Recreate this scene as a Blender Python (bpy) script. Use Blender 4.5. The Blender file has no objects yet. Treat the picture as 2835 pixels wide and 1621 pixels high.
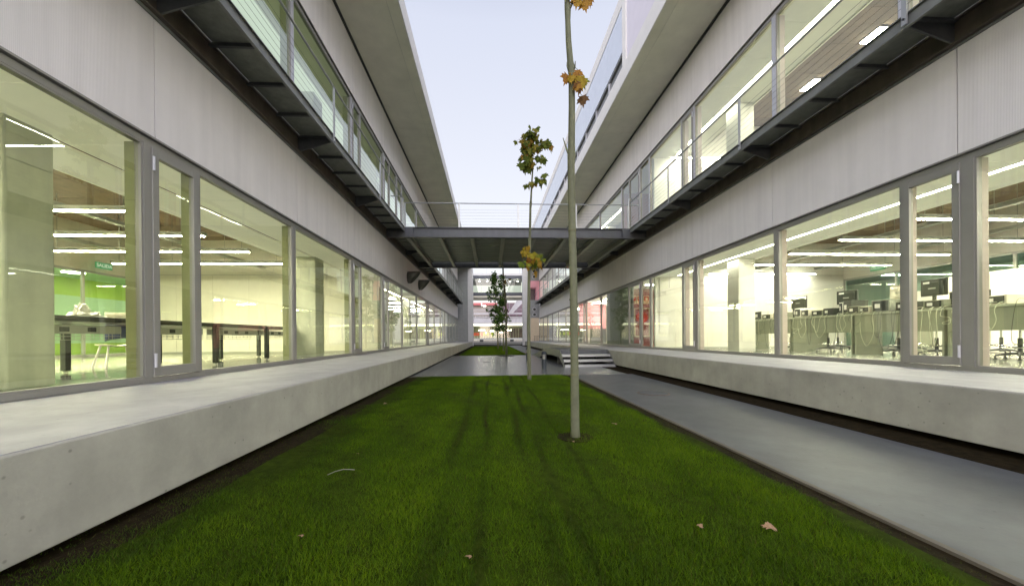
import bpy, bmesh, math, random
import numpy as np
from mathutils import Vector, Matrix
random.seed(7); rng = np.random.default_rng(7)
R = math.radians
sc = bpy.context.scene
col = sc.collection

# ------------------------------------------------------------------ dimensions (metres)
CAMZ = 1.08
FL = 0.563            # ground storey floor = top of the plinth ledges
HEAD = 3.53           # head of the ground storey windows
XL, XR = -4.08, 6.47  # planes of the two facades
PL, PR = -2.20, 4.55  # outer edges of the two plinth ledges
OL, OR_ = -3.31, 5.72 # outer edges of the catwalks
UP = 4.887            # upper storey offset
YE = 46.3             # far end of the two blocks
JO = [1.37 + 3.233 * i for i in range(-1, 14)]   # cladding joints

# ------------------------------------------------------------------ materials
def nt(m): m.use_nodes = True; return m.node_tree
def mat(name, c, rough=.6, metal=0, var=.12, scale=3.0, bump=0, bscale=40, streak=0, ribs=0, specks=0, spec=None, c2=None, stretch=(1, 1, 1), cw=0):
    m = bpy.data.materials.new(name); t = nt(m); n = t.nodes; L = t.links; b = n['Principled BSDF']
    b.inputs['Roughness'].default_value = rough; b.inputs['Metallic'].default_value = metal
    if spec is not None: b.inputs['Specular IOR Level'].default_value = spec
    tc = n.new('ShaderNodeTexCoord'); mp = n.new('ShaderNodeMapping'); L.new(tc.outputs['Object'], mp.inputs[0])
    mp.inputs['Scale'].default_value = stretch
    no = n.new('ShaderNodeTexNoise'); no.inputs['Scale'].default_value = scale; no.inputs['Detail'].default_value = 6; no.inputs['Roughness'].default_value = .6
    L.new(mp.outputs[0], no.inputs[0])
    rp = n.new('ShaderNodeValToRGB'); rp.color_ramp.elements[0].position = .3; rp.color_ramp.elements[1].position = .7
    c2 = c2 or c
    rp.color_ramp.elements[0].color = (*[v * (1 - var) for v in c2], 1); rp.color_ramp.elements[1].color = (*[min(1, v * (1 + var)) for v in c], 1)
    L.new(no.outputs[0], rp.inputs[0]); out = rp.outputs[0]
    def mul(a, fac_out, lo, p0, p1):
        r2 = n.new('ShaderNodeValToRGB'); r2.color_ramp.elements[0].position = p0; r2.color_ramp.elements[1].position = p1
        r2.color_ramp.elements[0].color = (lo, lo, lo, 1); L.new(fac_out, r2.inputs[0])
        mx = n.new('ShaderNodeMix'); mx.data_type = 'RGBA'; mx.blend_type = 'MULTIPLY'; mx.inputs[0].default_value = 1
        L.new(a, mx.inputs[6]); L.new(r2.outputs[0], mx.inputs[7]); return mx.outputs[2]
    if streak:
        mp2 = n.new('ShaderNodeMapping'); mp2.inputs['Scale'].default_value = (5, 5, .25); L.new(tc.outputs['Object'], mp2.inputs[0])
        n2 = n.new('ShaderNodeTexNoise'); n2.inputs['Scale'].default_value = 1.2; n2.inputs['Detail'].default_value = 5; L.new(mp2.outputs[0], n2.inputs[0])
        out = mul(out, n2.outputs[0], 1 - streak, .3, .62)
    if specks:
        n3 = n.new('ShaderNodeTexVoronoi'); n3.inputs['Scale'].default_value = 9; L.new(tc.outputs['Object'], n3.inputs[0])
        out = mul(out, n3.outputs['Distance'], 1 - specks, .05, .10)
    if cw:
        n4 = n.new('ShaderNodeTexNoise'); n4.inputs['Scale'].default_value = cw; n4.inputs['Detail'].default_value = 9; n4.inputs['Roughness'].default_value = .7; L.new(tc.outputs['Object'], n4.inputs[0])
        out = mul(out, n4.outputs[0], .8, .35, .6)
    L.new(out, b.inputs['Base Color'])
    h = None
    if ribs:
        w = n.new('ShaderNodeTexWave'); w.wave_type = 'BANDS'; w.bands_direction = 'Y'; w.inputs['Scale'].default_value = ribs; w.inputs['Distortion'].default_value = 0
        L.new(tc.outputs['Object'], w.inputs[0]); h = w.outputs[0]
        out = mul(out, w.outputs[0], .93, .15, .6); L.new(out, b.inputs['Base Color'])
    elif bump:
        n5 = n.new('ShaderNodeTexNoise'); n5.inputs['Scale'].default_value = bscale; n5.inputs['Detail'].default_value = 8; L.new(tc.outputs['Object'], n5.inputs[0]); h = n5.outputs[0]
    if h:
        bp = n.new('ShaderNodeBump'); bp.inputs['Strength'].default_value = bump or .3; bp.inputs['Distance'].default_value = .01
        L.new(h, bp.inputs['Height']); L.new(bp.outputs[0], b.inputs['Normal'])
    return m
def emis(name, c, s):
    m = bpy.data.materials.new(name); t = nt(m); n = t.nodes; n.clear()
    e = n.new('ShaderNodeEmission'); e.inputs[0].default_value = (*c, 1); e.inputs[1].default_value = s
    o = n.new('ShaderNodeOutputMaterial'); t.links.new(e.outputs[0], o.inputs[0]); return m
def glass(name, tint, boost=1.8, base=.058):
    m = bpy.data.materials.new(name); t = nt(m); n = t.nodes; L = t.links; n.clear()
    lw = n.new('ShaderNodeLayerWeight'); lw.inputs[0].default_value = .5
    pw = n.new('ShaderNodeMath'); pw.operation = 'POWER'; L.new(lw.outputs['Facing'], pw.inputs[0]); pw.inputs[1].default_value = 4.6
    mu = n.new('ShaderNodeMath'); mu.operation = 'MULTIPLY_ADD'; mu.use_clamp = True; L.new(pw.outputs[0], mu.inputs[0]); mu.inputs[1].default_value = boost * .75; mu.inputs[2].default_value = base * boost
    tr = n.new('ShaderNodeBsdfTransparent'); tr.inputs[0].default_value = (*tint, 1)
    gl = n.new('ShaderNodeBsdfGlossy'); gl.inputs['Roughness'].default_value = 0; gl.inputs[0].default_value = (.93, .97, .95, 1)
    tc = n.new('ShaderNodeTexCoord'); no = n.new('ShaderNodeTexNoise'); no.inputs['Scale'].default_value = .9; no.inputs['Detail'].default_value = 1; L.new(tc.outputs['Object'], no.inputs[0])
    bp = n.new('ShaderNodeBump'); bp.inputs['Strength'].default_value = .12; bp.inputs['Distance'].default_value = .02; L.new(no.outputs[0], bp.inputs['Height']); L.new(bp.outputs[0], gl.inputs['Normal'])
    mx = n.new('ShaderNodeMixShader'); L.new(mu.outputs[0], mx.inputs[0]); L.new(tr.outputs[0], mx.inputs[1]); L.new(gl.outputs[0], mx.inputs[2])
    o = n.new('ShaderNodeOutputMaterial'); L.new(mx.outputs[0], o.inputs[0]); return m

M = {}
M['clad'] = mat('ribbed_cladding', (.80, .76, .735), .75, var=.04, scale=1.2, streak=.08, ribs=24, bump=.22)
M['soffit'] = mat('soffit_concrete', (.84, .81, .71), .8, var=.07, scale=1.4, bump=.1)
M['fascia'] = mat('fascia_concrete', (.60, .585, .565), .7, var=.05, scale=2)
M['plinth'] = mat('plinth_concrete', (.375, .362, .315), .75, var=.11, scale=1.7, bump=.14, bscale=60, streak=.08, specks=.35, cw=1.3)
M['ledge'] = mat('ledge_concrete', (.335, .322, .335), .6, var=.09, scale=1.6, bump=.08, specks=.25, cw=3)
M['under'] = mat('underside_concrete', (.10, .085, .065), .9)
M['steel'] = mat('painted_steel', (.17, .175, .165), .45, .2, var=.16, scale=5, bump=.06)
M['steel_dk'] = mat('dark_steel', (.055, .058, .058), .5, .2, var=.2, scale=6)
M['steel_br'] = mat('weathered_brown_steel', (.085, .068, .055), .6, .2, var=.25, scale=4, streak=.35)
M['steel_bl'] = mat('blue_grey_steel', (.062, .067, .080), .45, .2, var=.12, scale=3, streak=.15)
M['deck'] = mat('galvanised_deck', (.17, .18, .155), .55, .35, var=.2, scale=8)
M['deck_b'] = mat('bridge_deck', (.15, .165, .135), .55, .2, var=.15, scale=8)
M['joist'] = mat('joist_steel', (.27, .275, .23), .5, .1, var=.15, scale=5)
M['alu'] = mat('grey_aluminium', (.27, .26, .24), .42, .35, var=.05)
M['alu_lt'] = mat('light_aluminium', (.50, .50, .53), .35, .5, var=.05)
M['rail'] = mat('galvanised_rail', (.36, .37, .38), .4, .6, var=.08)
M['glassL'] = glass('green_tinted_glass', (.93, .96, .77))
M['glassR'] = glass('clear_glass', (.93, .97, .83))
M['glassUL'] = glass('upper_green_glass', (.72, .80, .48), boost=2.1, base=.09)
M['glassUR'] = glass('upper_clear_glass', (.92, .97, .83))
M['glass_t'] = glass('teal_glass', (.55, .80, .72))
M['glass_g'] = glass('partition_glass', (.93, .97, .90), boost=1)
M['white'] = mat('white_plaster', (.78, .75, .64), .6, var=.03)
M['whiteR'] = mat('warm_white_plaster', (.80, .77, .70), .6, var=.03)
M['ceil'] = mat('ceiling_panel', (.86, .84, .76), .6, var=.03)
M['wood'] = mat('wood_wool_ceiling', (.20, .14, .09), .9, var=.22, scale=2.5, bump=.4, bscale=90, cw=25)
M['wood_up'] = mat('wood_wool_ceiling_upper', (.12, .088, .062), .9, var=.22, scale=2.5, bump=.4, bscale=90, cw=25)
M['floor'] = mat('polished_floor', (.70, .70, .60), .09, var=.05, scale=.8, spec=.6)
M['lime'] = mat('lime_wall', (.42, .62, .09), .6, var=.04)
M['mint'] = mat('mint_panel', (.48, .70, .46), .5, var=.03)
M['pink'] = mat('pink_wall', (.74, .33, .38), .6, var=.04)
M['red'] = mat('red_wall', (.30, .085, .085), .5, var=.06)
M['olive'] = mat('olive_post', (.26, .27, .13), .5, var=.08)
M['rose'] = mat('pale_rose_post', (.52, .43, .40), .5, var=.06)
M['colm'] = mat('column_concrete', (.55, .56, .46), .6, var=.12, streak=.12)
M['colr'] = mat('column_pale', (.66, .64, .58), .6, var=.05)
M['dark'] = mat('dark_paint', (.02, .022, .022), .4, var=.1)
M['black'] = mat('black_desk', (.022, .026, .018), .3, var=.1)
M['bench'] = mat('bench_laminate', (.44, .46, .36), .5, var=.05)
M['bench_d'] = mat('bench_board', (.24, .25, .19), .5, var=.08)
M['lgrey'] = mat('light_grey_metal', (.45, .45, .40), .4, .3, var=.05)
M['beige'] = mat('beige_plastic', (.60, .56, .45), .5, var=.04)
M['mon'] = mat('monitor_shell', (.02, .024, .02), .4, var=.1)
M['paper'] = mat('white_paper', (.85, .82, .78), .8, var=.04)
M['navy'] = mat('navy_plastic', (.05, .07, .18), .4, var=.05)
M['chrome'] = mat('chromed_metal', (.6, .6, .58), .2, .9, var=.03)
M['cable_d'] = mat('dark_cable', (.05, .05, .045), .5)
M['cable_l'] = mat('pale_cable', (.55, .56, .42), .5)
M['tube'] = emis('lamp_tube', (1, .965, .76), 200)
M['tubeR'] = emis('lamp_tube_right', (1, .96, .80), 190)
M['tube_c'] = emis('corridor_lamp', (1, .97, .86), 55)
M['tube_s'] = emis('square_lamp', (1, .96, .84), 75)
M['slot'] = emis('slot_lamp', (1, .97, .86), 42)
M['wash'] = emis('washer_lamp', (1, .97, .92), 90)
M['spot'] = emis('spot_lamp', (1, .97, .88), 60)
M['lampfar'] = emis('far_lamp', (1, .95, .78), 35)
M['glow'] = emis('glowing_panel', (.86, .93, .90), .75)
M['lum'] = emis('added_glow_sheet', (.74, .84, .90), 1.0)  # emission for the invented sheet in the upper left room
M['warm'] = emis('lit_strip', (1, .96, .78), 3)
M['path'] = mat('screeded_path', (.078, .082, .090), .46, var=.22, scale=.8, bump=.06, bscale=35, cw=3.5, spec=.13, specks=.35)
M['cpath'] = mat('sheen_path', (.115, .117, .122), .27, var=.22, scale=.7, bump=.05, bscale=12, cw=2.5, spec=.5)
M['soil'] = mat('bare_soil', (.018, .013, .006), .95, spec=.05, var=.45, scale=14, bump=.9, bscale=45)
M['sod'] = mat('lawn_base', (.024, .038, .002), .95, spec=.05, var=.4, scale=10, bump=.8, bscale=70)
M['ground'] = mat('dark_paving', (.10, .10, .10), .8, var=.2, scale=.5)
M['barkA'] = mat('pale_bark', (.105, .11, .062), .75, var=.2, scale=9, bump=.3, bscale=50, stretch=(1, 1, .4), cw=20)
M['barkB'] = mat('brown_bark', (.11, .105, .05), .8, var=.2, scale=9, bump=.3, bscale=50)
M['roofred'] = mat('red_roof', (.42, .11, .10), .8)
M['brown'] = mat('brown_wall', (.24, .21, .19), .8)
M['farwhite'] = mat('far_white_wall', (.62, .58, .58), .7)
M['dusk'] = mat('maroon_glass', (.08, .045, .06), .3)
M['panel3'] = mat('upper_glass_panel', (.50, .54, .62), .22, .25, var=.05, spec=.8)
M['wall3'] = mat('lavender_wall', (.55, .52, .58), .6, var=.03)
M['win3'] = mat('dark_window', (.05, .05, .045), .15, var=.3, scale=.8, stretch=(1, 1, 1))
M['beigew'] = mat('beige_board', (.62, .50, .36), .6, var=.05)
M['endgrey'] = mat('grey_end_wall', (.27, .275, .27), .6, var=.08, streak=.1)
M['pier'] = mat('pier_concrete', (.58, .56, .55), .6, var=.06, streak=.08)
M['redplastic'] = mat('red_plastic', (.75, .12, .07), .4)
M['greenplastic'] = mat('green_plastic', (.60, .72, .10), .4)
M['twig'] = mat('pale_twig', (.22, .21, .17), .8)
M['rust'] = mat('rust_iron', (.13, .10, .085), .7, .3, var=.3, scale=12)
M['signg'] = emis('exit_sign_face', (.10, .35, .14), .9)
M['signw'] = emis('sign_white', (.95, .95, .85), .9)
M['signr'] = mat('sign_red', (.48, .03, .02), .5)
M['signc'] = mat('sign_cream', (.75, .68, .45), .6)
M['bollard'] = mat('bollard_paint', (.030, .036, .048), .45, .3)
M['cowl'] = mat('cowl_metal', (.10, .10, .085), .4, .6, var=.2, scale=4)
def leafmat(name, cols, rough=.6):
    m = bpy.data.materials.new(name); t = nt(m); n = t.nodes; L = t.links; b = n['Principled BSDF']; b.inputs['Roughness'].default_value = rough; b.inputs['Specular IOR Level'].default_value = .15
    at = n.new('ShaderNodeAttribute'); at.attribute_name = 'tone'
    rp = n.new('ShaderNodeValToRGB'); e = rp.color_ramp.elements
    while len(e) < len(cols): e.new(.5)
    for i, c in enumerate(cols): e[i].position = i / (len(cols) - 1); e[i].color = (*c, 1)
    L.new(at.outputs['Fac'], rp.inputs[0]); L.new(rp.outputs[0], b.inputs['Base Color'])
    tl = n.new('ShaderNodeBsdfTranslucent'); L.new(rp.outputs[0], tl.inputs[0])
    mx = n.new('ShaderNodeMixShader'); mx.inputs[0].default_value = .4; o = n['Material Output']
    L.new(b.outputs[0], mx.inputs[1]); L.new(tl.outputs[0], mx.inputs[2]); L.new(mx.outputs[0], o.inputs[0]); return m
M['leafY'] = leafmat('autumn_leaf', [(.10, .06, .03), (.30, .13, .03), (.36, .24, .03), (.20, .22, .02), (.07, .12, .015)])
M['leafM'] = leafmat('turning_leaf', [(.26, .15, .03), (.20, .18, .03), (.11, .14, .02), (.06, .09, .016)])
M['leafG'] = leafmat('green_leaf', [(.03, .06, .012), (.055, .11, .018), (.10, .17, .03)])
M['grass'] = leafmat('grass_blade', [(.07, .06, .012), (.024, .052, .001), (.068, .130, .001), (.145, .215, .003)])
M['dry'] = mat('dry_leaf', (.25, .15, .08), .8, var=.3, scale=20)

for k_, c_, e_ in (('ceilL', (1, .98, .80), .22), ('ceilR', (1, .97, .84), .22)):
    M[k_] = mat('ceiling_bounce_glow_' + k_[-1], (.86, .84, .76), .6, var=.03)  # ordinary ceiling panels; glow added in place of light bounced off the floor
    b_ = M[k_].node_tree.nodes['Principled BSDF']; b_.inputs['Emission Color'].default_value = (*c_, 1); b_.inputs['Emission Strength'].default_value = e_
# ------------------------------------------------------------------ object helpers
def tag(o, label=None, cat=None, group=None, kind=None):
    if label: o['label'] = label
    if cat: o['category'] = cat
    if group: o['group'] = group
    if kind: o['kind'] = kind
    return o
def thing(name, label, cat, loc=(0, 0, 0), group=None, rz=0):
    o = bpy.data.objects.new(name, None); o.empty_display_size = .3; col.objects.link(o); o.location = loc; o.rotation_euler.z = rz
    return tag(o, label, cat, group)
def wloc(o):
    v = Vector((0, 0, 0))
    while o is not None: v += o.location; o = o.parent
    return v
class MB:
    """mesh builder: collects shapes in world coordinates (or local when the parent sits at 0)"""
    def __init__(s): s.v = []; s.f = []
    def box(s, x0, x1, y0, y1, z0, z1):
        i = len(s.v); x0, x1 = sorted((x0, x1)); y0, y1 = sorted((y0, y1)); z0, z1 = sorted((z0, z1))
        s.v += [(x0, y0, z0), (x1, y0, z0), (x1, y1, z0), (x0, y1, z0), (x0, y0, z1), (x1, y0, z1), (x1, y1, z1), (x0, y1, z1)]
        s.f += [[i + a for a in q] for q in ((3, 2, 1, 0), (4, 5, 6, 7), (0, 1, 5, 4), (1, 2, 6, 5), (2, 3, 7, 6), (3, 0, 4, 7))]; return s
    def quad(s, *p):
        i = len(s.v); s.v += [tuple(q) for q in p]; s.f.append(list(range(i, i + len(p)))); return s
    def prism(s, poly, axis, a, b):
        """poly of 2-D points; axis 0/1/2 is the extrusion axis from a to b"""
        i = len(s.v); n = len(poly)
        def mk(p, t):
            q = list(p); q.insert(axis, t); return tuple(q)
        s.v += [mk(p, a) for p in poly] + [mk(p, b) for p in poly]
        s.f.append(list(range(i, i + n))[::-1]); s.f.append(list(range(i + n, i + 2 * n)))
        for k in range(n): s.f.append([i + k, i + (k + 1) % n, i + n + (k + 1) % n, i + n + k])
        return s
    def tube(s, pts, r, n=8, caps=True):
        pts = [Vector(p) for p in pts]; rs = r if isinstance(r, (list, tuple)) else [r] * len(pts)
        base = len(s.v); up = None
        for k, p in enumerate(pts):
            d = (pts[min(k + 1, len(pts) - 1)] - pts[max(k - 1, 0)]).normalized()
            if up is None: up = Vector((0, 0, 1)) if abs(d.z) < .9 else Vector((1, 0, 0))
            a = d.cross(up).normalized(); b = a.cross(d).normalized(); up = b
            for j in range(n):
                t = 2 * math.pi * j / n; s.v.append(tuple(p + (a * math.cos(t) + b * math.sin(t)) * rs[k]))
        for k in range(len(pts) - 1):
            for j in range(n):
                s.f.append([base + k * n + j, base + k * n + (j + 1) % n, base + (k + 1) * n + (j + 1) % n, base + (k + 1) * n + j])
        if caps:
            s.f.append([base + j for j in range(n)][::-1]); s.f.append([base + (len(pts) - 1) * n + j for j in range(n)])
        return s
    def cyl(s, c, r, h, axis=2, n=20):
        c = Vector(c); d = Vector((0, 0, 0)); d[axis] = h; return s.tube([c, c + d], r, n)
    def build(s, name, m, parent=None, smooth=False, bevel=0):
        me = bpy.data.meshes.new(name); off = wloc(parent) if parent else Vector((0, 0, 0))
        me.from_pydata([tuple(Vector(p) - off) for p in s.v], [], s.f); me.update()
        me.materials.append(m)
        bm = bmesh.new(); bm.from_mesh(me); bmesh.ops.recalc_face_normals(bm, faces=bm.faces); bm.to_mesh(me); bm.free()
        if smooth:
            for p in me.polygons: p.use_smooth = True
        o = bpy.data.objects.new(name, me); col.objects.link(o)
        if parent: o.parent = parent
        if bevel:
            b = o.modifiers.new('b', 'BEVEL'); b.width = bevel; b.segments = 2; b.limit_method = 'ANGLE'
        return o
def copy_tree(o, parent=None):
    c = o.copy(); col.objects.link(c)
    if parent: c.parent = parent
    for ch in [x for x in bpy.data.objects if x.parent == o]: copy_tree(ch, c)
    return c

# ------------------------------------------------------------------ ground
def struct(mb, name, m): return tag(mb.build(name, m), kind='structure')
struct(MB().quad((-400, -200, -.03), (400, -200, -.03), (400, 600, -.03), (-400, 600, -.03)), 'ground', M['ground'])
struct(MB().quad((-3.2, -3, -.012), (2.27, -3, -.012), (2.27, 10.02, -.012), (-3.2, 10.02, -.012)), 'soil_bed', M['soil'])
struct(MB().box(-3.2, 2.27, 10.02, 10.06, -.1, .006).box(2.27, 2.31, -3, 10.06, -.1, .006), 'edging', M['under'])
struct(MB().box(-3.2, 3.93, 10.06, 21.3, -.1, .002), 'cross_path', M['cpath'])
struct(MB().quad((2.31, -3, -.002), (4.08, -3, -.002), (4.08, 10.06, -.002), (2.31, 10.06, -.002)).quad((2.36, 21.3, -.002), (3.97, 21.3, -.002), (3.97, 49, -.002), (2.36, 49, -.002)), 'path', M['path'])
struct(MB().quad((3.93, -3, -.016), (6.3, -3, -.016), (6.3, 47, -.016), (3.93, 47, -.016)).quad((-3.2, 21.3, -.014), (-1.9, 21.3, -.014), (-1.9, 47, -.014), (-3.2, 47, -.014)), 'bare_soil', M['soil'])
struct(MB().box(2.31, 2.36, 21.3, 44, -.05, .012), 'edging', M['under'])
# lawns (base sheets with gently uneven surface)
def lawn(name, x0, x1, y0, y1, nx, ny, z=.004):
    mb = MB(); gx = np.linspace(x0, x1, nx); gy = np.linspace(y0, y1, ny)
    for y in gy:
        for x in gx: mb.v.append((x, y, z + .012 * math.sin(x * 3.1 + y) * math.sin(y * 1.7) + .008 * math.sin(x * 9 + y * 4)))
    for j in range(ny - 1):
        for i in range(nx - 1): a = j * nx + i; mb.f.append([a, a + 1, a + nx + 1, a + nx])
    return struct(mb, name, M['sod'])
lawn('lawn', -1.95, 2.12, -1, 9.86, 40, 100)
lawn('far_lawn', -1.75, 2.28, 21.42, 43.8, 24, 90)

def grass(name, x0, x1, y0, y1, n, h, w, label, edge=True):
    # one object of many single-triangle blades, density falling with distance
    u = rng.random(n * 2); y = y0 + (y1 - y0) * (u ** 1.45 if edge else u); x = rng.uniform(x0, x1, n * 2)
    cl = np.sin(x * 5.3 + 1.3 * np.sin(y * 3.1)) * np.sin(y * 4.7 + np.sin(x * 7)) + .6 * np.sin(x * 17 + y * 9) * np.sin(y * 13 - x * 5)
    if edge:
        wob = .14 * np.sin(y * 2.2) + .09 * np.sin(y * 6.1 + 1) + .05 * np.sin(y * 17)
        dl = x - (-2.05 + wob); dr = (2.10 + .04 * np.sin(y * 3) + .03 * np.sin(y * 9)) - x
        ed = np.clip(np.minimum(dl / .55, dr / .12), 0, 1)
        tr = np.zeros_like(x)
        for x_, w_ in ((-.32, .05), (-.05, .03), (.30, .045), (.46, .035), (.72, .025)):
            xc = x_ * (1 + .02 * (y - 2)) + .02 * np.sin(y * 2.3 + x_ * 9); tr = np.maximum(tr, np.exp(-((x - xc) / w_) ** 2) * (.55 + .45 * np.sin(y * 1.9 + x_ * 20)))
        tp = np.exp(-(((x - .9) / .2) ** 2 + ((y - 3.76) / .22) ** 2))
        tr = np.clip(tr, 0, 1)
    else: ed = np.ones_like(x); tr = np.zeros_like(x); tp = tr
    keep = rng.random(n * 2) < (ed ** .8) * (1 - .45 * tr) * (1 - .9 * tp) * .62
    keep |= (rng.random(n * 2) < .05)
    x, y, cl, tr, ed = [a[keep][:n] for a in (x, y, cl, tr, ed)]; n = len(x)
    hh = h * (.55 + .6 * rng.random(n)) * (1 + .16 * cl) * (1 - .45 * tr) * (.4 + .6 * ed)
    ww = w * (.7 + .6 * rng.random(n)) * (1 + .06 * (y - y0)); an = rng.uniform(0, 2 * np.pi, n)
    lx, ly = rng.normal(0, .5, n) * hh, (rng.normal(0, .5, n) + .15) * hh
    P = np.zeros((n, 3, 3)); dx, dy = np.cos(an) * ww, np.sin(an) * ww
    P[:, 0] = np.stack([x - dx, y - dy, np.zeros(n)], 1); P[:, 1] = np.stack([x + dx, y + dy, np.zeros(n)], 1); P[:, 2] = np.stack([x + lx, y + ly, hh], 1)
    P[:, :, 2] += .003
    me = bpy.data.meshes.new(name); me.vertices.add(n * 3); me.vertices.foreach_set('co', P.ravel()); me.loops.add(n * 3); me.polygons.add(n)
    me.loops.foreach_set('vertex_index', np.arange(n * 3)); me.polygons.foreach_set('loop_start', np.arange(0, n * 3, 3)); me.update(); me.validate()
    mow = .05 * np.sin(x * 7.5 + .3 * np.sin(y)); pat = np.sin(x * 1.9 + 2 + np.sin(y * 1.1)) * np.sin(y * .9 + x)
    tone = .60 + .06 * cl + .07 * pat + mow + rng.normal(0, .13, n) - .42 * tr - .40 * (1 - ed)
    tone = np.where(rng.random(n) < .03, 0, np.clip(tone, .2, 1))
    a = me.attributes.new('tone', 'FLOAT', 'POINT'); a.data.foreach_set('value', np.repeat(tone, 3).astype(np.float32))
    me.materials.append(M['grass']); o = bpy.data.objects.new(name, me); col.objects.link(o); return tag(o, label, 'grass', kind='stuff')
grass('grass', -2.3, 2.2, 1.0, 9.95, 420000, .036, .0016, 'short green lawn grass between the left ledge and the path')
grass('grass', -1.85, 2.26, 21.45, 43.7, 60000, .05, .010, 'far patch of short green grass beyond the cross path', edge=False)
# manholes
for nm, x, y, r, lab in (('manhole_cover', 3.08, 6.6, .29, 'round iron manhole cover in the right hand path'), ('drain_cover', -.14, 15.6, .16, 'small round drain cover in the middle of the cross path')):
    t = thing(nm, lab, 'manhole cover', (x, y, 0)); MB().cyl((x, y, -.02), r, .026, n=40).build('frame', M['rust'], t)
    b = MB()
    for i in range(-5, 6):
        hw = math.sqrt(max(0, (r * .88) ** 2 - (i * r * .16) ** 2)); b.box(x - hw, x + hw, y + i * r * .16 - r * .05, y + i * r * .16 + r * .05, .006, .010)
    b.build('ribs', M['path'], t)

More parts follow.
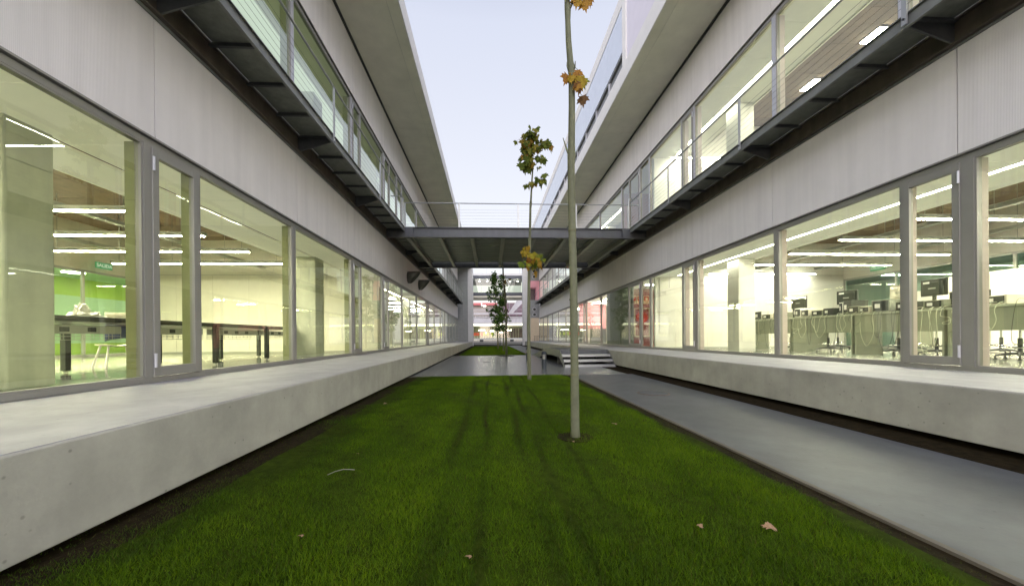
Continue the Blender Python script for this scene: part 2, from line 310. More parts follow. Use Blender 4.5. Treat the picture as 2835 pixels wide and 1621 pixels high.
# ------------------------------------------------------------------ the two teaching blocks
def block(side):
    S = -1 if side == 'L' else 1
    X = XL if side == 'L' else XR; P = PL if side == 'L' else PR
    RO = -2.35 if side == 'L' else 4.79
    far = -13.3 if side == 'L' else 15.0
    t = thing('teaching_block', 'long concrete and glass block along the left side with lime lit rooms' if side == 'L' else 'long concrete and glass block along the right side with bright computer room', 'building', (X, 0, 0))
    i_ = lambda d: X + S * d      # d metres into the building
    # plinth ledge: thick floating slab with a chamfered underside
    MB().prism([(P, FL), (i_(.02), FL), (i_(.02), .30), (P + S * .55, .30), (P + S * .06, .045), (P, .045)], 1, -3, YE).build('plinth', M['plinth'], t, bevel=.012)
    MB().box(P + S * .012, i_(-.0), -2.9, YE - .05, FL, FL + .004).build('ledge_surface', M['ledge'], t)
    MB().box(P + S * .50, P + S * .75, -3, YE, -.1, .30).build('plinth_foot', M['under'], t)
    # cladding panels
    js = [-3] + JO + [YE]
    for z0, z1 in ((HEAD, 5.40), (8.39, 10.045)):
        for a, b in zip(js[:-1], js[1:]):
            if b - a < .05: continue
            MB().box(i_(0), i_(.14), a + .007, b - .007, z0 + .02, z1).build('cladding_panel', M['clad'], t)
        MB().box(i_(.03), i_(.16), -3, YE, z0 + .022, z1 - .002).build('wall', M['dark'], t)
        MB().box(i_(-.02), i_(.10), -3, YE, z0 - .005, z0 + .018).build('drip_trim', M['alu'], t)
    MB().box(i_(-.03), i_(.02), -3, YE, 5.015, 5.045).build('drip_trim', M['steel'], t)
    # storeys: window bands
    if side == 'L':
        g = [(-3, 1.2, 0), (1.26, 4.48, 0), (4.55, 5.26, 1), (5.28, 7.70, 0), (7.78, 10.88, 0), (10.95, 11.62, 1), (11.66, 13.95, 0), (14.0, 14.71, 1), (14.75, 17.0, 0), (17.05, 20.4, 0), (20.45, 23.5, 0), (23.55, 24.25, 1), (24.3, 26.8, 0), (26.85, 30.1, 0), (30.15, 33.1, 0), (33.15, 36.5, 0), (36.55, 39.7, 0), (39.75, 43.0, 0), (43.05, 46.2, 0)]
        u = [(-3, 1.2, 0), (1.26, 4.48, 0), (4.55, 7.70, 0), (7.78, 10.9, 0), (10.97, 11.66, 1), (11.7, 14.15, 0), (14.2, 15.0, 1), (15.05, 16.2, 0), (16.25, 17.1, 0), (17.15, 20.5, 0), (20.55, 23.7, 0), (23.75, 26.9, 0), (26.95, 30.2, 0), (30.25, 33.4, 0), (33.45, 36.6, 0), (36.65, 39.8, 0), (39.85, 43.0, 0), (43.05, 46.2, 0)]
    else:
        g = [(-3, 1.2, 0), (1.26, 4.46, 0), (4.57, 5.27, 1), (5.29, 7.72, 0), (7.80, 10.86, 0), (10.95, 11.66, 1), (11.70, 14.08, 0), (14.15, 15.0, 0), (15.04, 16.34, 1), (16.4, 20.55, 0), (20.62, 23.68, 0), (23.72, 24.37, 1), (24.42, 27.0, 0), (27.05, 30.25, 0), (30.3, 33.5, 0), (33.55, 36.8, 0), (36.85, 40.0, 0), (40.05, 43.2, 0), (43.25, 46.2, 0)]
        u = [(-3, 1.2, 0), (1.26, 5.22, 0), (5.30, 7.74, 0), (7.82, 10.92, 0), (10.97, 11.66, 1), (11.7, 14.08, 0), (14.15, 15.02, 0), (15.06, 16.18, 1), (16.22, 17.1, 0), (17.15, 20.6, 0), (20.66, 23.7, 0), (23.75, 26.9, 0), (26.95, 30.2, 0), (30.25, 33.4, 0), (33.45, 36.6, 0), (36.65, 39.8, 0), (39.85, 43.0, 0), (43.05, 46.2, 0)]
    for segs, z0, z1, gm, lt in ((g, FL + .006, HEAD - .012, M['glass' + side], M['alu']), (u, 5.45, 8.37, M['glassU' + side], M['alu_lt'])):
        fx0, fx1 = i_(.02), i_(.10)
        MB().box(fx0, fx1, -3, YE, z0, z0 + .06).box(fx0, fx1, -3, YE, z1 - .075, z1).build('window_rail', M['alu'], t)
        zi0, zi1 = z0 + .06, z1 - .075
        prev = None
        for a, b, door in segs:
            if prev is not None and a > prev:
                MB().box(fx0 - S * .01, fx1 + S * .004, prev - .012, a + .012, zi0, zi1).build('mullion', lt, t)
                if a < 14: MB().box(fx1 + S * .006, i_(.24), prev - .004, a + .004, zi0, zi1).build('inner_post', M['olive'] if side == 'L' else M['rose'], t)
            prev = b
            a += .012; b -= .012
            if door:
                d = MB(); w = .085; dx0, dx1 = i_(-.005), i_(.06)
                d.box(dx0, dx1, a, a + w, zi0 + .01, zi1 - .01).box(dx0, dx1, b - w, b, zi0 + .01, zi1 - .01).box(dx0, dx1, a + w, b - w, zi0 + .01, zi0 + .13).box(dx0, dx1, a + w, b - w, zi1 - .12, zi1 - .01)
                if b - a > 9: d.box(dx0, dx1, (a + b) / 2 - w, (a + b) / 2 + w, zi0 + .13, zi1 - .12)
                d = d.build('door', M['alu'], t, bevel=.004)
                MB().quad((i_(.03), a + w, zi0 + .12), (i_(.03), b - w, zi0 + .12), (i_(.03), b - w, zi1 - .11), (i_(.03), a + w, zi1 - .11)).build('pane', gm, d)
                for hz in (zi0 + .12, zi1 - .30):
                    MB().cyl((i_(-.018), a + .004, hz), .016, .17, n=10).build('hinge', M['alu_lt'], d)
                if b - a > 1: MB().tube([(i_(-.05), b - .30, zi0 + 1.0), (i_(-.05), b - .04, zi0 + 1.0)], .012).build('handle', M['chrome'], d)
            else:
                wn = MB().box(fx0 + S * .005, fx1, a, a + .022, zi0, zi1).box(fx0 + S * .005, fx1, b - .022, b, zi0, zi1).box(fx0 + S * .005, fx1, a + .022, b - .022, zi0 + .001, zi0 + .02).box(fx0 + S * .005, fx1, a + .022, b - .022, zi1 - .02, zi1 - .001).build('window', M['alu'], t)
                MB().quad((i_(.055), a + .02, zi0), (i_(.055), b - .02, zi0), (i_(.055), b - .02, zi1), (i_(.055), a + .02, zi1)).build('pane', gm, wn)
    # roof slab with overhanging soffit
    zs = 10.05
    MB().prism([(RO, zs), (RO, zs + .61), (i_(2), zs + .61), (i_(2), zs + .2), (i_(-.02), zs + .2), (i_(-.02), zs)], 1, -3, YE + 1.2).build('roof', M['fascia'], t)
    for a, b in ((-3, 15.45), (15.47, 31), (31.02, YE + 1.19)):
        s_ = MB(); xm = RO + S * .33
        s_.box(RO + S * .02, xm - S * .005, a, b, zs - .012, zs - .001).box(xm + S * .005, i_(-.07), a, b, zs - .012, zs - .001); s_.build('soffit', M['soffit'], t)
    MB().box(i_(-.07), i_(0), -3, YE, zs - .05, zs - .013).build('shadow_gap', M['dark'], t)
    # floors, ceilings, inner walls of the rooms
    F_, W_ = M['floor'], (M['white'] if side == 'L' else M['whiteR'])
    for st, dz in enumerate((0, UP)):
        f0 = FL + dz
        MB().box(i_(.11), far, -3, YE, f0 - .2, f0 - .005).build('floor', F_, t)
        h = HEAD + dz - .02
        # dropped perimeter ceiling in two strips with a slot between
        c = MB()
        ys = [-3 + 1.1 * k for k in range(40)] + [YE - .3]
        for a, b in zip(ys[:-1], ys[1:]): c.box(i_(.11), i_(1.12), a + .004, b - .004, h + .0, h + .04)
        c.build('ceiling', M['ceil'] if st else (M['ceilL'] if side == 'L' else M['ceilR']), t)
        if side == 'L' and st == 1: MB().box(i_(.95), far, -3, YE - .3, h - .03, h - .005).build('added_glow_sheet', M['lum'], t)  # glowing sheet added to brighten the view through the upper left glass
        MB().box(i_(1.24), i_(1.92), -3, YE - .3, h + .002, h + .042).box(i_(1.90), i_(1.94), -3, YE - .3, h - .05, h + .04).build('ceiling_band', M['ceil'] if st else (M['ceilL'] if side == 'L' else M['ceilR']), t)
        MB().box(i_(1.11), i_(1.25), -3, YE - .3, h + .07, h + .10).build('slot_back', M['ceil'], t)
        wc = MB()
        zc = 4.92 + dz
        ys = [-3 + 1.2 * k for k in range(41)] + [YE - .3]
        for a, b in zip(ys[:-1], ys[1:]): wc.box(i_(1.8), far, a + .008, b - .008, zc, zc + .04)
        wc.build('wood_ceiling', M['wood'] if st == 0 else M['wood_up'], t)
        MB().box(i_(.16), far, -3, YE, zc + .05, zc + .14).build('slab', M['dark'], t)
        MB().box(far, far + S * .12, -3, 40, h - .1, zc + .04).box(far, far + S * .12, 14.5, 17, f0, h - .1).box(far, far + S * .12, -3, -1, f0, h - .1).build('inner_wall', W_, t)
        # cross walls
        cw = MB().box(i_(.35), far, 14.38, 14.5, f0, zc).build('inner_wall', W_, t)
        MB().box(i_(.35), far, 14.365, 14.378, f0, f0 + .05).build('skirting', M['lgrey'], cw)
        MB().box(i_(.36), far, 14.370, 14.379, f0 + 3.01, f0 + 3.025).build('joint_trim', M['lgrey'], cw)
        for k in range(7):
            xx = i_(1.2 + 1.35 * k); MB().box(xx - .003, xx + .003, 14.372, 14.379, f0 + .05, f0 + 3.0).build('panel_joint', M['beige'], cw)
        MB().box(i_(.3), far, -2.9, -2.8, f0, zc).build('inner_wall', W_, t)
        # glazed corridor partition along the far side
        pt = MB()
        for yy in [-1, 1.6, 4.2, 6.8, 9.4, 10.1, 12.4, 14.3]: pt.box(far - S * .0, far + S * .07, yy, yy + .07, f0, h - .1)
        pt.box(far, far + S * .07, -1, 14.37, h - .17, h - .1).box(far, far + S * .07, -1, 14.37, f0, f0 + .06)
        pt.build('partition_frame', M['lgrey'], t)
        MB().quad((far + S * .035, -1, f0), (far + S * .035, 14.37, f0), (far + S * .035, 14.37, h - .1), (far + S * .035, -1, h - .1)).build('partition_glass', M['glass_g'] if side == 'L' else M['glass_t'], t)
        if side == 'R': MB().box(far - .05, far - .005, -1, 12.3, f0, f0 + 2.0).build('inner_wall', W_, t)
        for dd in (4.6, 7.2): MB().box(i_(dd), i_(dd + .16), -2, 14.36, f0 + 3.25, f0 + 3.33).build('cable_tray', M['lgrey'], t)
        x2 = far + S * 3.2
        cb = MB().box(far + S * .13, x2, -3, 22, f0 - .2, f0 - .005).build('corridor_floor', F_, t)
        if side == 'L':
            MB().box(x2, x2 + S * .1, -3, 22, f0, f0 + 3.2).build('corridor_wall', M['lime'], t)
            MB().box(x2 - S * .03, x2 - S * .005, 2, 21, f0 + .42, f0 + 2.3).build('corridor_panel', M['mint'], t)
            MB().box(far + S * .13, x2, 21.9, 22, f0, f0 + 3.2).build('corridor_wall', M['lime'], t)
        else:
            MB().box(x2, x2 + S * .1, -3, 22, f0, f0 + 3.2).build('corridor_wall', M['whiteR'], t)
        MB().box(far + S * .13, x2, -3, 22, f0 + 3.0, f0 + 3.08).build('corridor_ceiling', M['mint'] if side == 'L' else M['endgrey'], t)
        # rooms beyond the cross wall
        if st == 0:
            MB().box(i_(5.6), i_(5.7), 20, 44, f0, zc).build('inner_wall', W_, t)
            if side == 'R':
                MB().box(i_(.45), i_(2.0), 18.0, 18.1, f0, zc).build('red_wall', M['red'], t)
                MB().box(i_(.25), i_(3.2), 26.4, 26.5, f0 + 1.1, zc).build('pink_wall', M['pink'], t)
                MB().box(i_(3.1), i_(3.2), 20, 26.3, f0, zc).build('pink_wall', M['pink'], t)
                MB().box(i_(.3), i_(.36), 16.6, 20.3, f0, zc).build('dark_wall', M['endgrey'], t)
            else:
                MB().box(i_(1.6), i_(1.7), 17.2, 20.2, f0, zc).build('inner_wall', M['endgrey'], t)
            MB().box(i_(.3), i_(5.6), 33.9, 34.0, f0, zc).build('inner_wall', M['endgrey'], t)
        else:
            MB().box(i_(3.6), i_(3.7), 14.6, 44, f0, zc).build('inner_wall', W_, t)
            if side == 'R': MB().box(i_(.45), i_(2.0), 18.0, 18.1, f0, zc).build('red_wall', M['red'], t)
    # columns just behind the glass
    for st, dz in ((0, 0), (1, UP)):
        for yc in (5.15, 11.1, 17.2, 23.4, 29.7):
            d0, d1 = (1.05, 1.62) if side == 'L' else (1.35, 1.9)
            if side == 'R' and yc == 17.2: continue
            if yc == 5.15:
                if side == 'R': continue
                d0, d1 = 1.05, 1.16; y0, y1 = 4.06, 4.50
            else: y0, y1 = yc - .27, yc + .27
            MB().box(i_(d0), i_(d1), y0, y1, FL + dz, HEAD + dz - .022).build('column', M['colm'] if side == 'L' else M['colr'], t, bevel=.02)
    # end of the block
    e = YE
    if side == 'L':
        MB().box(-4.3, -2.80, e, e + .3, FL, 10.04).build('end_wall', M['endgrey'], t)
        MB().box(-2.79, -2.36, e - .02, e + 1.0, FL + .004, 10.04).build('pier', M['pier'], t); MB().box(-2.355, -2.14, e - .05, e + 1.2, .0, 10.04).build('pier', M['pier'], t)
        for zz in (5.7, 8.4): MB().box(-4.2, -2.8, e - .012, e - .001, zz, zz + .02).build('joint_trim', M['steel'], t)
    else:
        MB().box(5.31, 6.6, e, e + .3, 3.60, 5.9).build('end_wall', M['endgrey'], t)
        MB().box(5.31, 6.6, e, e + .3, 8.4, 10.04).build('end_wall', M['endgrey'], t)
        MB().box(5.31, 6.46, e + .02, e + .3, FL, 3.58).build('end_board', M['beigew'], t)
        MB().box(4.72, 5.305, e - .02, e + 1.0, FL + .004, 10.04).build('pier', M['pier'], t); MB().box(4.34, 4.715, e - .05, e + 1.2, 0, 10.04).build('pier', M['pier'], t)
        MB().box(6.12, 6.6, e, e + .3, 5.9, 8.4).box(5.31, 6.12, e, e + .3, 7.55, 8.4).build('niche_wall', M['pink'], t); MB().box(5.31, 6.6, e + 2, e + 2.1, 5.9, 8.4).build('niche_back', M['pink'], t)
        MB().box(5.31, 6.12, e + 1.4, e + 1.5, 5.9, 7.55).build('niche_window', M['dusk'], t)
        for z in (8.91, 9.62, 4.68, 4.01):
            v = MB().tube([(5.83, e - .10, z), (5.83, e + .02, z)], .26, 24).build('round_vent', M['alu_lt'], t)
            MB().tube([(5.83, e - .104, z), (5.83, e - .098, z)], .19, 24).build('vent_opening', M['dark'], v)
    return t
blkL = block('L'); blkR = block('R')

# third storey set on the right roof
MB().box(4.85, 4.95, -3, 12.2, 10.66, 13.5).build('upper_wall', M['wall3'], blkR)
MB().box(4.80, 4.98, 12.2, 12.52, 10.66, 13.5).build('corner_post', M['fascia'], blkR)
MB().box(4.86, 7, 12.52, YE + 1, 13.0, 13.5).build('coping', M['fascia'], blkR)
for k in range(20):
    a = 12.52 + 1.74 * k
    MB().box(4.87, 4.93, a + .006, a + 1.734, 11.36, 12.97).build('glass_panel', M['panel3'], blkR)
    w = MB().box(4.96, 4.99, a + .04, a + 1.7, 10.68, 11.30).build('window', M['win3'], blkR)
    MB().box(4.90, 4.955, a - .035, a + .035, 10.67, 11.33).build('frame', M['alu_lt'], w)
    MB().box(4.895, 4.95, a + .04, a + 1.7, 11.31, 11.35).build('sill', M['alu_lt'], w)
MB().box(5.6, 5.7, 12.5, YE, 10.67, 13.0).build('inner_wall', M['olive'], blkR)

# ------------------------------------------------------------------ catwalks
def catwalk(side):
    S = -1 if side == 'L' else 1; X = XL if side == 'L' else XR; O = OL if side == 'L' else OR_
    t = thing('catwalk', 'narrow grey steel catwalk with wire railing along the %s block' % ('left' if side == 'L' else 'right'), 'walkway', (O, 0, 5))
    i_ = lambda d: X - S * d
    MB().box(i_(.0), i_(.09), -3, 45.2, 5.05, 5.075).box(i_(.03), i_(.045), -3, 45.2, 5.075, 5.36).box(i_(.0), i_(.09), -3, 45.2, 5.36, 5.385).build('wall_beam', M['steel_br'], t)
    MB().box(i_(.10), O + S * .05, -3, 45.2, 5.385, 5.42).build('deck', M['deck'], t)
    MB().box(O + S * .03, O + S * .045, -3, 45.2, 5.285, 5.45).box(O - S * .0, O + S * .045, -3, 45.2, 5.27, 5.284).box(O, O + S * .045, -3, 45.2, 5.451, 5.465).build('edge_beam', M['steel'], t)
    for k in range(-3, 55):
        y = 4.6 + 3.233 / 4 * k
        if k % 4 == 0 or 14.0 < y < 20.9: continue
        MB().box(i_(.05), O + S * .05, y - .02, y + .02, 5.33, 5.384).build('cross_bar', M['steel_dk'], t)
    for k, y in enumerate(JO):
        if y > 45: continue
        MB().prism([(i_(.0), 5.05), (i_(.0), 5.36), (O + S * .05, 5.36), (O + S * .05, 5.275)], 1, y - .012, y + .012).box(i_(.02), O + S * .05, y - .05, y + .05, 5.345, 5.384).build('bracket', M['steel_dk'], t)
        if 14.35 < y < 20.0: continue
        p = MB().box(O - S * .028, O - S * .004, y - .03, y + .03, 5.30, 6.44).build('post', M['rail'], t)
        MB().tube([(O - S * .03, y, 5.38), (O - S * .045, y, 5.38)], .014).build('bolt', M['steel_dk'], p)
    for a, b in ((-3, 14.1), (20.7, 45.1)):
        MB().tube([(O - S * .016, a, 6.46), (O - S * .016, b, 6.46)], .022).build('handrail', M['rail'], t)
        for z in (5.56, 5.68, 5.80, 5.92, 6.04, 6.16): MB().tube([(O - S * .016, a, z), (O - S * .016, b, z)], .0024, 5).build('wire', M['steel_dk'], t)
    return t
catwalk('L'); catwalk('R')

# ------------------------------------------------------------------ the bridge across
br = thing('footbridge', 'dark steel footbridge with wire railing spanning between both blocks', 'bridge', (1.2, 17.4, 5.05))
Y0, Y1 = 14.2, 20.55
def ibeam(mb, x0, x1, y, s=1):
    mb.box(x0, x1, y - .012, y + .012, 5.075, 5.415); mb.box(x0, x1, y - .09, y + .09, 5.05, 5.074); mb.box(x0, x1, y - .09, y + .09, 5.416, 5.44)
ibeam(b := MB(), OL + .02, OR_ - .02, Y0 + .09); b.build('main_beam', M['steel_bl'], br)
MB().box(XL + .1, OL + .02, Y0 + .03, Y0 + .16, 5.05, 5.27).build('beam_end', M['steel_dk'], br); MB().box(OR_ - .02, XR - .1, Y0 + .03, Y0 + .16, 5.05, 5.27).build('beam_end', M['steel_dk'], br)
MB().box(OL + .02, OL + .32, Y0 - .004, Y0 + .06, 5.074, 5.415).box(OR_ - .32, OR_ - .02, Y0 - .004, Y0 + .06, 5.074, 5.415).build('end_plate', M['steel_bl'], br)
ibeam(b := MB(), XL + .1, XR - .1, Y1 - .09); b.build('main_beam', M['steel_dk'], br)
for k in range(8):
    x = -3.25 + 1.28 * k
    MB().box(x - .009, x + .009, Y0 + .20, Y1 - .20, 5.10, 5.30).box(x - .07, x + .07, Y0 + .19, Y1 - .19, 5.08, 5.099).box(x - .07, x + .07, Y0 + .19, Y1 - .19, 5.301, 5.32).build('joist', M['joist'], br)
dk = MB(); y = Y0 + .19
while y < Y1 - .3:     # corrugated deck plates
    dk.box(XL + .12, XR - .12, y, y + .34, 5.335, 5.36).box(XL + .12, XR - .12, y + .34, y + .42, 5.375, 5.39); y += .42
dk.build('deck', M['deck_b'], br)
# rows of pale tiles under the deck, their colour painting light through its holes
pf = MB()
y = Y0 + .26
while y < Y1 - .4:
    x = -3.1
    while x < 5.5:
        pf.box(x, x + .035, y - .012, y + .012, 5.331, 5.334); pf.box(x + .045, x + .08, y + .04, y + .062, 5.331, 5.334); x += .09
    y += .19 if int((y - Y0) / .19) % 3 else .30
pf.build('painted_hole_light', M['lgrey'], br)
for yy, ph in ((Y0 + .04, (-3.31, -1.18, 1.17, 3.52, 5.66)), (Y1 - .04, (-3.31, -1.18, 1.17, 3.52, 5.66))):
    for x in ph: MB().box(x - .03, x + .03, yy - .012, yy + .012, 5.44, 6.39).build('post', M['rail'], br)
    MB().tube([(-3.34, yy, 6.40), (6.1, yy, 6.40)], .022).build('handrail', M['rail'], br)
    for z in (5.46, 5.56, 5.68, 5.79, 5.91, 6.03, 6.14): MB().tube([(-3.31, yy, z), (5.9, yy, z)], .003, 5).build('wire', M['rail'], br)
for x, s in ((-3.75, 1), (6.0, -1)):
    MB().tube([(x, Y0 - .3, 6.52), (x + s * .42, Y0 - .3, 6.52), (x + s * .46, Y0 - .3, 6.46), (x + s * .46, Y0 - .3, 5.45)], .02).build('gate_hoop', M['rail'], br)

# ------------------------------------------------------------------ cowls on the left cladding
def cowl(y, z, lab):
    t = thing('vent_cowl', lab, 'vent cowl', (XL, y, z), 'round metal vent cowls on the left cladding')
    n = 28; r = .30; mb = MB()
    for j in range(n):
        a = 2 * math.pi * j / n; yy, zz = y + r * math.cos(a), z + r * math.sin(a)
        k = (math.sin(a) + 1) / 2; pr = .12 + .50 * k
        mb.v += [(XL, yy, zz), (XL + pr, yy, zz)]
    for j in range(n): a, b = 2 * j, 2 * ((j + 1) % n); mb.f.append([a, b, b + 1, a + 1])
    o = mb.build('hood', M['cowl'], t, smooth=True); s = o.modifiers.new('s', 'SOLIDIFY'); s.thickness = .012
    MB().tube([(XL + .004, y, z), (XL + .05, y, z)], r * .93, 24).build('mesh_screen', M['dark'], t)
cowl(18.2, 4.13, 'round slanted metal vent cowl on left cladding, the nearer one')
cowl(21.0, 4.16, 'round slanted metal vent cowl on left cladding, the farther one')

# ------------------------------------------------------------------ stair and ramp
st = thing('steel_stair', 'dark steel steps and ramp rising to the right ledge', 'stairs', (3.5, 12.6, 0))
for nm, x in (('stringer', 2.66), ('stringer', 4.50)):
    MB().prism([(12.55, -.01), (12.73, -.01), (13.35, .22), (13.65, .30), (16.35, .30), (19.4, -.03), (21.9, -.03), (16.45, FL + .02), (13.45, FL + .02)], 0, x - .01, x + .01).build(nm, M['steel'], st)
MB().box(2.67, 4.49, 13.48, 16.45, FL - .03, FL + .012).build('landing', M['path'], st)
MB().quad((2.67, 16.45, FL + .01), (4.49, 16.45, FL + .01), (4.49, 21.9, .015), (2.67, 21.9, .015)).build('ramp', M['path'], st)
MB().box(2.67, 4.49, 13.45, 13.475, .38, FL + .005).build('riser', M['steel_bl'], st)
MB().box(2.8, 4.4, 14.6, 14.7, -.03, .4).box(3.5, 3.6, 13.6, 16, -.03, .5).build('support', M['dark'], st)
for y, z in ((13.12, .385), (12.86, .21), (12.60, .04)):
    MB().box(2.68, 4.49, y, y + .30, z - .0, z + .035).box(2.68, 4.49, y, y + .015, z - .05, z).build('tread', M['rail'], st)

# ------------------------------------------------------------------ bollard lamps
def bollard(x, y, lab):
    t = thing('bollard_lamp', lab, 'bollard', (x, y, 0), 'bollard lamps beside the cross path')
    MB().cyl((x, y, 0), .086, .34, n=24).build('post', M['bollard'], t, smooth=False)
    MB().cyl((x, y, .34), .066, .16, n=24).build('lens', M['lgrey'], t)
    b = MB()
    for k in range(5): b.cyl((x, y, .355 + .032 * k), .084, .010, n=24)
    for a in range(4): an = a * math.pi / 2 + .4; b.box(x + .074 * math.cos(an) - .01, x + .074 * math.cos(an) + .01, y + .074 * math.sin(an) - .01, y + .074 * math.sin(an) + .01, .34, .5)
    b.build('louvre', M['bollard'], t)
    MB().tube([(x, y, .50), (x, y, .55), (x, y, .585), (x, y, .60)], [.086, .086, .06, .01], 24).build('cap', M['bollard'], t)
bollard(1.82, 11.95, 'dark cylindrical bollard lamp in front of the steel stair')
bollard(1.80, 17.0, 'dark bollard lamp half hidden behind the second tree trunk')

# ------------------------------------------------------------------ lamps
def pendant(side, y, x0, x1, z=3.40, lab=''):
    t = thing('pendant_lamp', lab, 'pendant lamp', ((x0 + x1) / 2, y, z), 'linear pendant lamps in the %s room' % ('left' if side == 'L' else 'right'))
    h = MB().box(x0, x1, y - .055, y + .055, z + .012, z + .095).build('housing', M['lgrey'], t)
    MB().box(min(x0, x1) + .02, max(x0, x1) - .02, y - .030, y + .030, z, z + .010).build('diffuser', M['tube'] if side == 'L' else M['tubeR'], t)
    for k in range(4):
        xx = x0 + (x1 - x0) * (.04 + .92 * k / 3); MB().tube([(xx, y, z + .08), (xx, y, 4.92)], .006, 5).build('hanger', M['lgrey'], t)
ordn = ['first', 'second', 'third', 'fourth', 'fifth', 'sixth', 'seventh']
for k, y in enumerate((.6, 2.15, 3.7, 5.25, 6.80, 8.38, 9.87, 11.42)):
    if y < 2: continue
    nm = ordn[k - 1]
    pendant('L', y, -6.38, -11.4, lab='%s lit linear pendant lamp from the camera in the left room' % nm)
    pendant('R', y, 8.64, 13.6, lab='%s lit linear pendant lamp from the camera in the right room' % nm)
def lamp_strip(name, lab, box, m, hb=None, group=None):
    x0, x1, y0, y1, z0, z1 = box
    t = thing(name, lab, 'ceiling lamp', ((x0 + x1) / 2, (y0 + y1) / 2, z0), group)
    MB().box(*box).build('diffuser', m, t)
    e = .012; MB().box(x0 - e, x1 + e, y0 - e, y1 + e, z1 + .001, z1 + .02).build('housing', M['lgrey'], t)
hh = HEAD - .02
for dz, nm in ((0, 'ground floor'), (UP, 'upper floor')):
    lamp_strip('strip_lamp', 'long continuous light line in the %s ceiling behind the right facade' % nm, (XR + 1.15, XR + 1.21, -1, 14.1, hh + dz + .01, hh + dz + .03), M['slot'])
    lamp_strip('strip_lamp', 'farther light line in the %s ceiling of the right block beyond the red wall' % nm, (XR + 1.15, XR + 1.21, 18.3, 33, hh + dz + .01, hh + dz + .03), M['slot'])
lamp_strip('strip_lamp', 'far light line in the ground floor ceiling behind the left facade', (XL - 1.21, XL - 1.15, 16, 33, hh + .01, hh + .03), M['slot'])
lamp_strip('wall_washer', 'bright wall washer lamp above the white board in the right room', (8.9, 13.4, 14.0, 14.06, 3.56, 3.58), M['wash'])
lamp_strip('wall_washer', 'wall washer lamp on the upper floor end wall of the right block', (7.4, 13.0, 14.0, 14.06, 8.24, 8.26), M['wash'])
MB().box(7.0, 14.4, 14.345, 14.362, 1.2, 3.5).build('white_board', M['whiteR'], blkR)
for i, (x, y) in enumerate([(9.2 + 1.9 * a, 3.4 + 2.05 * b) for a in range(3) for b in range(5)]):
    lamp_strip('ceiling_light', 'square recessed ceiling light on the upper floor of the right block', (x, x + .55, y, y + .55, 9.74, 9.76), M['tube_s'], group='square lights in the upper right ceiling')
for i, (x, y) in enumerate([(-6.8 - 2.2 * a, 4.5 + 3.2 * b) for a in range(2) for b in range(3)]):
    lamp_strip('ceiling_light', 'small recessed ceiling light on the upper floor of the left block', (x, x + .5, y, y + .5, 9.74, 9.76), M['tube_s'], group='square lights in the upper left ceiling')
# corridor lamps, plus an added strip for the red wall
lamp_strip('ceiling_light', 'unseen light strip added in front of the red wall with fire signs', (7.3, 9.3, 16.3, 16.4, 3.46, 3.48), M['tube_c'])  # unseen lamp added to lift the otherwise dark red wall
lamp_strip('ceiling_light', 'lobby light strip in the left block behind the grey wall', (-7.4, -5.4, 16.3, 16.4, 3.46, 3.48), M['slot'])
for i in range(8):
    lamp_strip('corridor_lamp', 'small round corridor lamp beyond the green glazed partition', (-15.2, -14.8, 1.5 + 2.4 * i, 1.9 + 2.4 * i, 3.53, 3.55), M['tube_c'], group='lamps in the lime corridor')
for i in range(6):
    lamp_strip('corridor_lamp', 'strip lamp in the corridor behind the right computer room', (16.2, 17.2, 2.0 + 2.4 * i, 2.1 + 2.4 * i, 3.53, 3.55), M['tube_c'], group='lamps in the right corridor')
for i in range(5):
    lamp_strip('ceiling_light', 'lit strip in the far ground floor hall of the left block', (-8.4, -5.6, 21.5 + 2.6 * i, 21.6 + 2.6 * i, 3.40, 3.43), M['tube'], group='hall lamps of the left block')
    lamp_strip('ceiling_light', 'lit strip in the far ground floor hall of the right block', (7.4, 9.4, 19.2 + 2.7 * i, 19.3 + 2.7 * i, 3.40, 3.43), M['tubeR'], group='hall lamps of the right block')

# ------------------------------------------------------------------ left room furniture
def table(y0, y1, lab):
    x0, x1, zt = -6.97, -5.70, 1.425
    t = thing('work_table', lab, 'table', ((x0 + x1) / 2, (y0 + y1) / 2, FL), 'black work tables in the left room')
    MB().box(x0, x1, y0, y1, zt - .03, zt).build('tabletop', M['black'], t, bevel=.004)
    MB().box(x0 + .02, x1 - .02, y0 + .03, y1 - .03, zt - .075, zt - .032).build('frame', M['black'], t)
    for x in (x0 + .06, x1 - .06):
        for y in ((y0 + .04,) if y1 < 11 else (y0 + .04, y1 - .04)):
            l = MB().box(x - .04, x + .04, y - .04, y + .04, FL + .03, zt - .076).build('leg', M['black'], t); MB().cyl((x, y, FL), .025, .03, n=10).build('foot', M['chrome'], l)
    tr = MB().box(x1 - .30, x1 - .16, y0 + .12, y1 - .12, zt - .235, zt - .12).build('cable_tray', M['lgrey'], t)
    for k in range(3):
        yy = y0 + (y1 - y0) * (.28 + .2 * k); MB().box(x1 - .159, x1 - .152, yy - .055, yy + .055, zt - .215, zt - .15).build('socket', M['dark'], tr)
    w = MB(); zb = zt - .33
    for xx in (x1 - .14, x1 - .32):
        for zz in (zb, zb + .05, zb + .09): w.tube([(xx, y0 + .15, zz), (xx, y1 - .15, zz)], .004, 5)
    n = 11
    for k in range(n + 1):
        yy = y0 + .15 + (y1 - y0 - .3) * k / n; w.tube([(x1 - .14, yy, zb + .09), (x1 - .14, yy, zb), (x1 - .32, yy, zb), (x1 - .32, yy, zb + .09)], .004, 5)
    w.build('wire_basket', M['lgrey'], t)
for k, (a, b) in enumerate(((2.75, 4.38), (4.42, 6.12), (6.15, 7.74), (7.78, 9.46), (9.50, 11.1))):
    table(a, b, '%s black work table from the camera in the left room' % ordn[k])
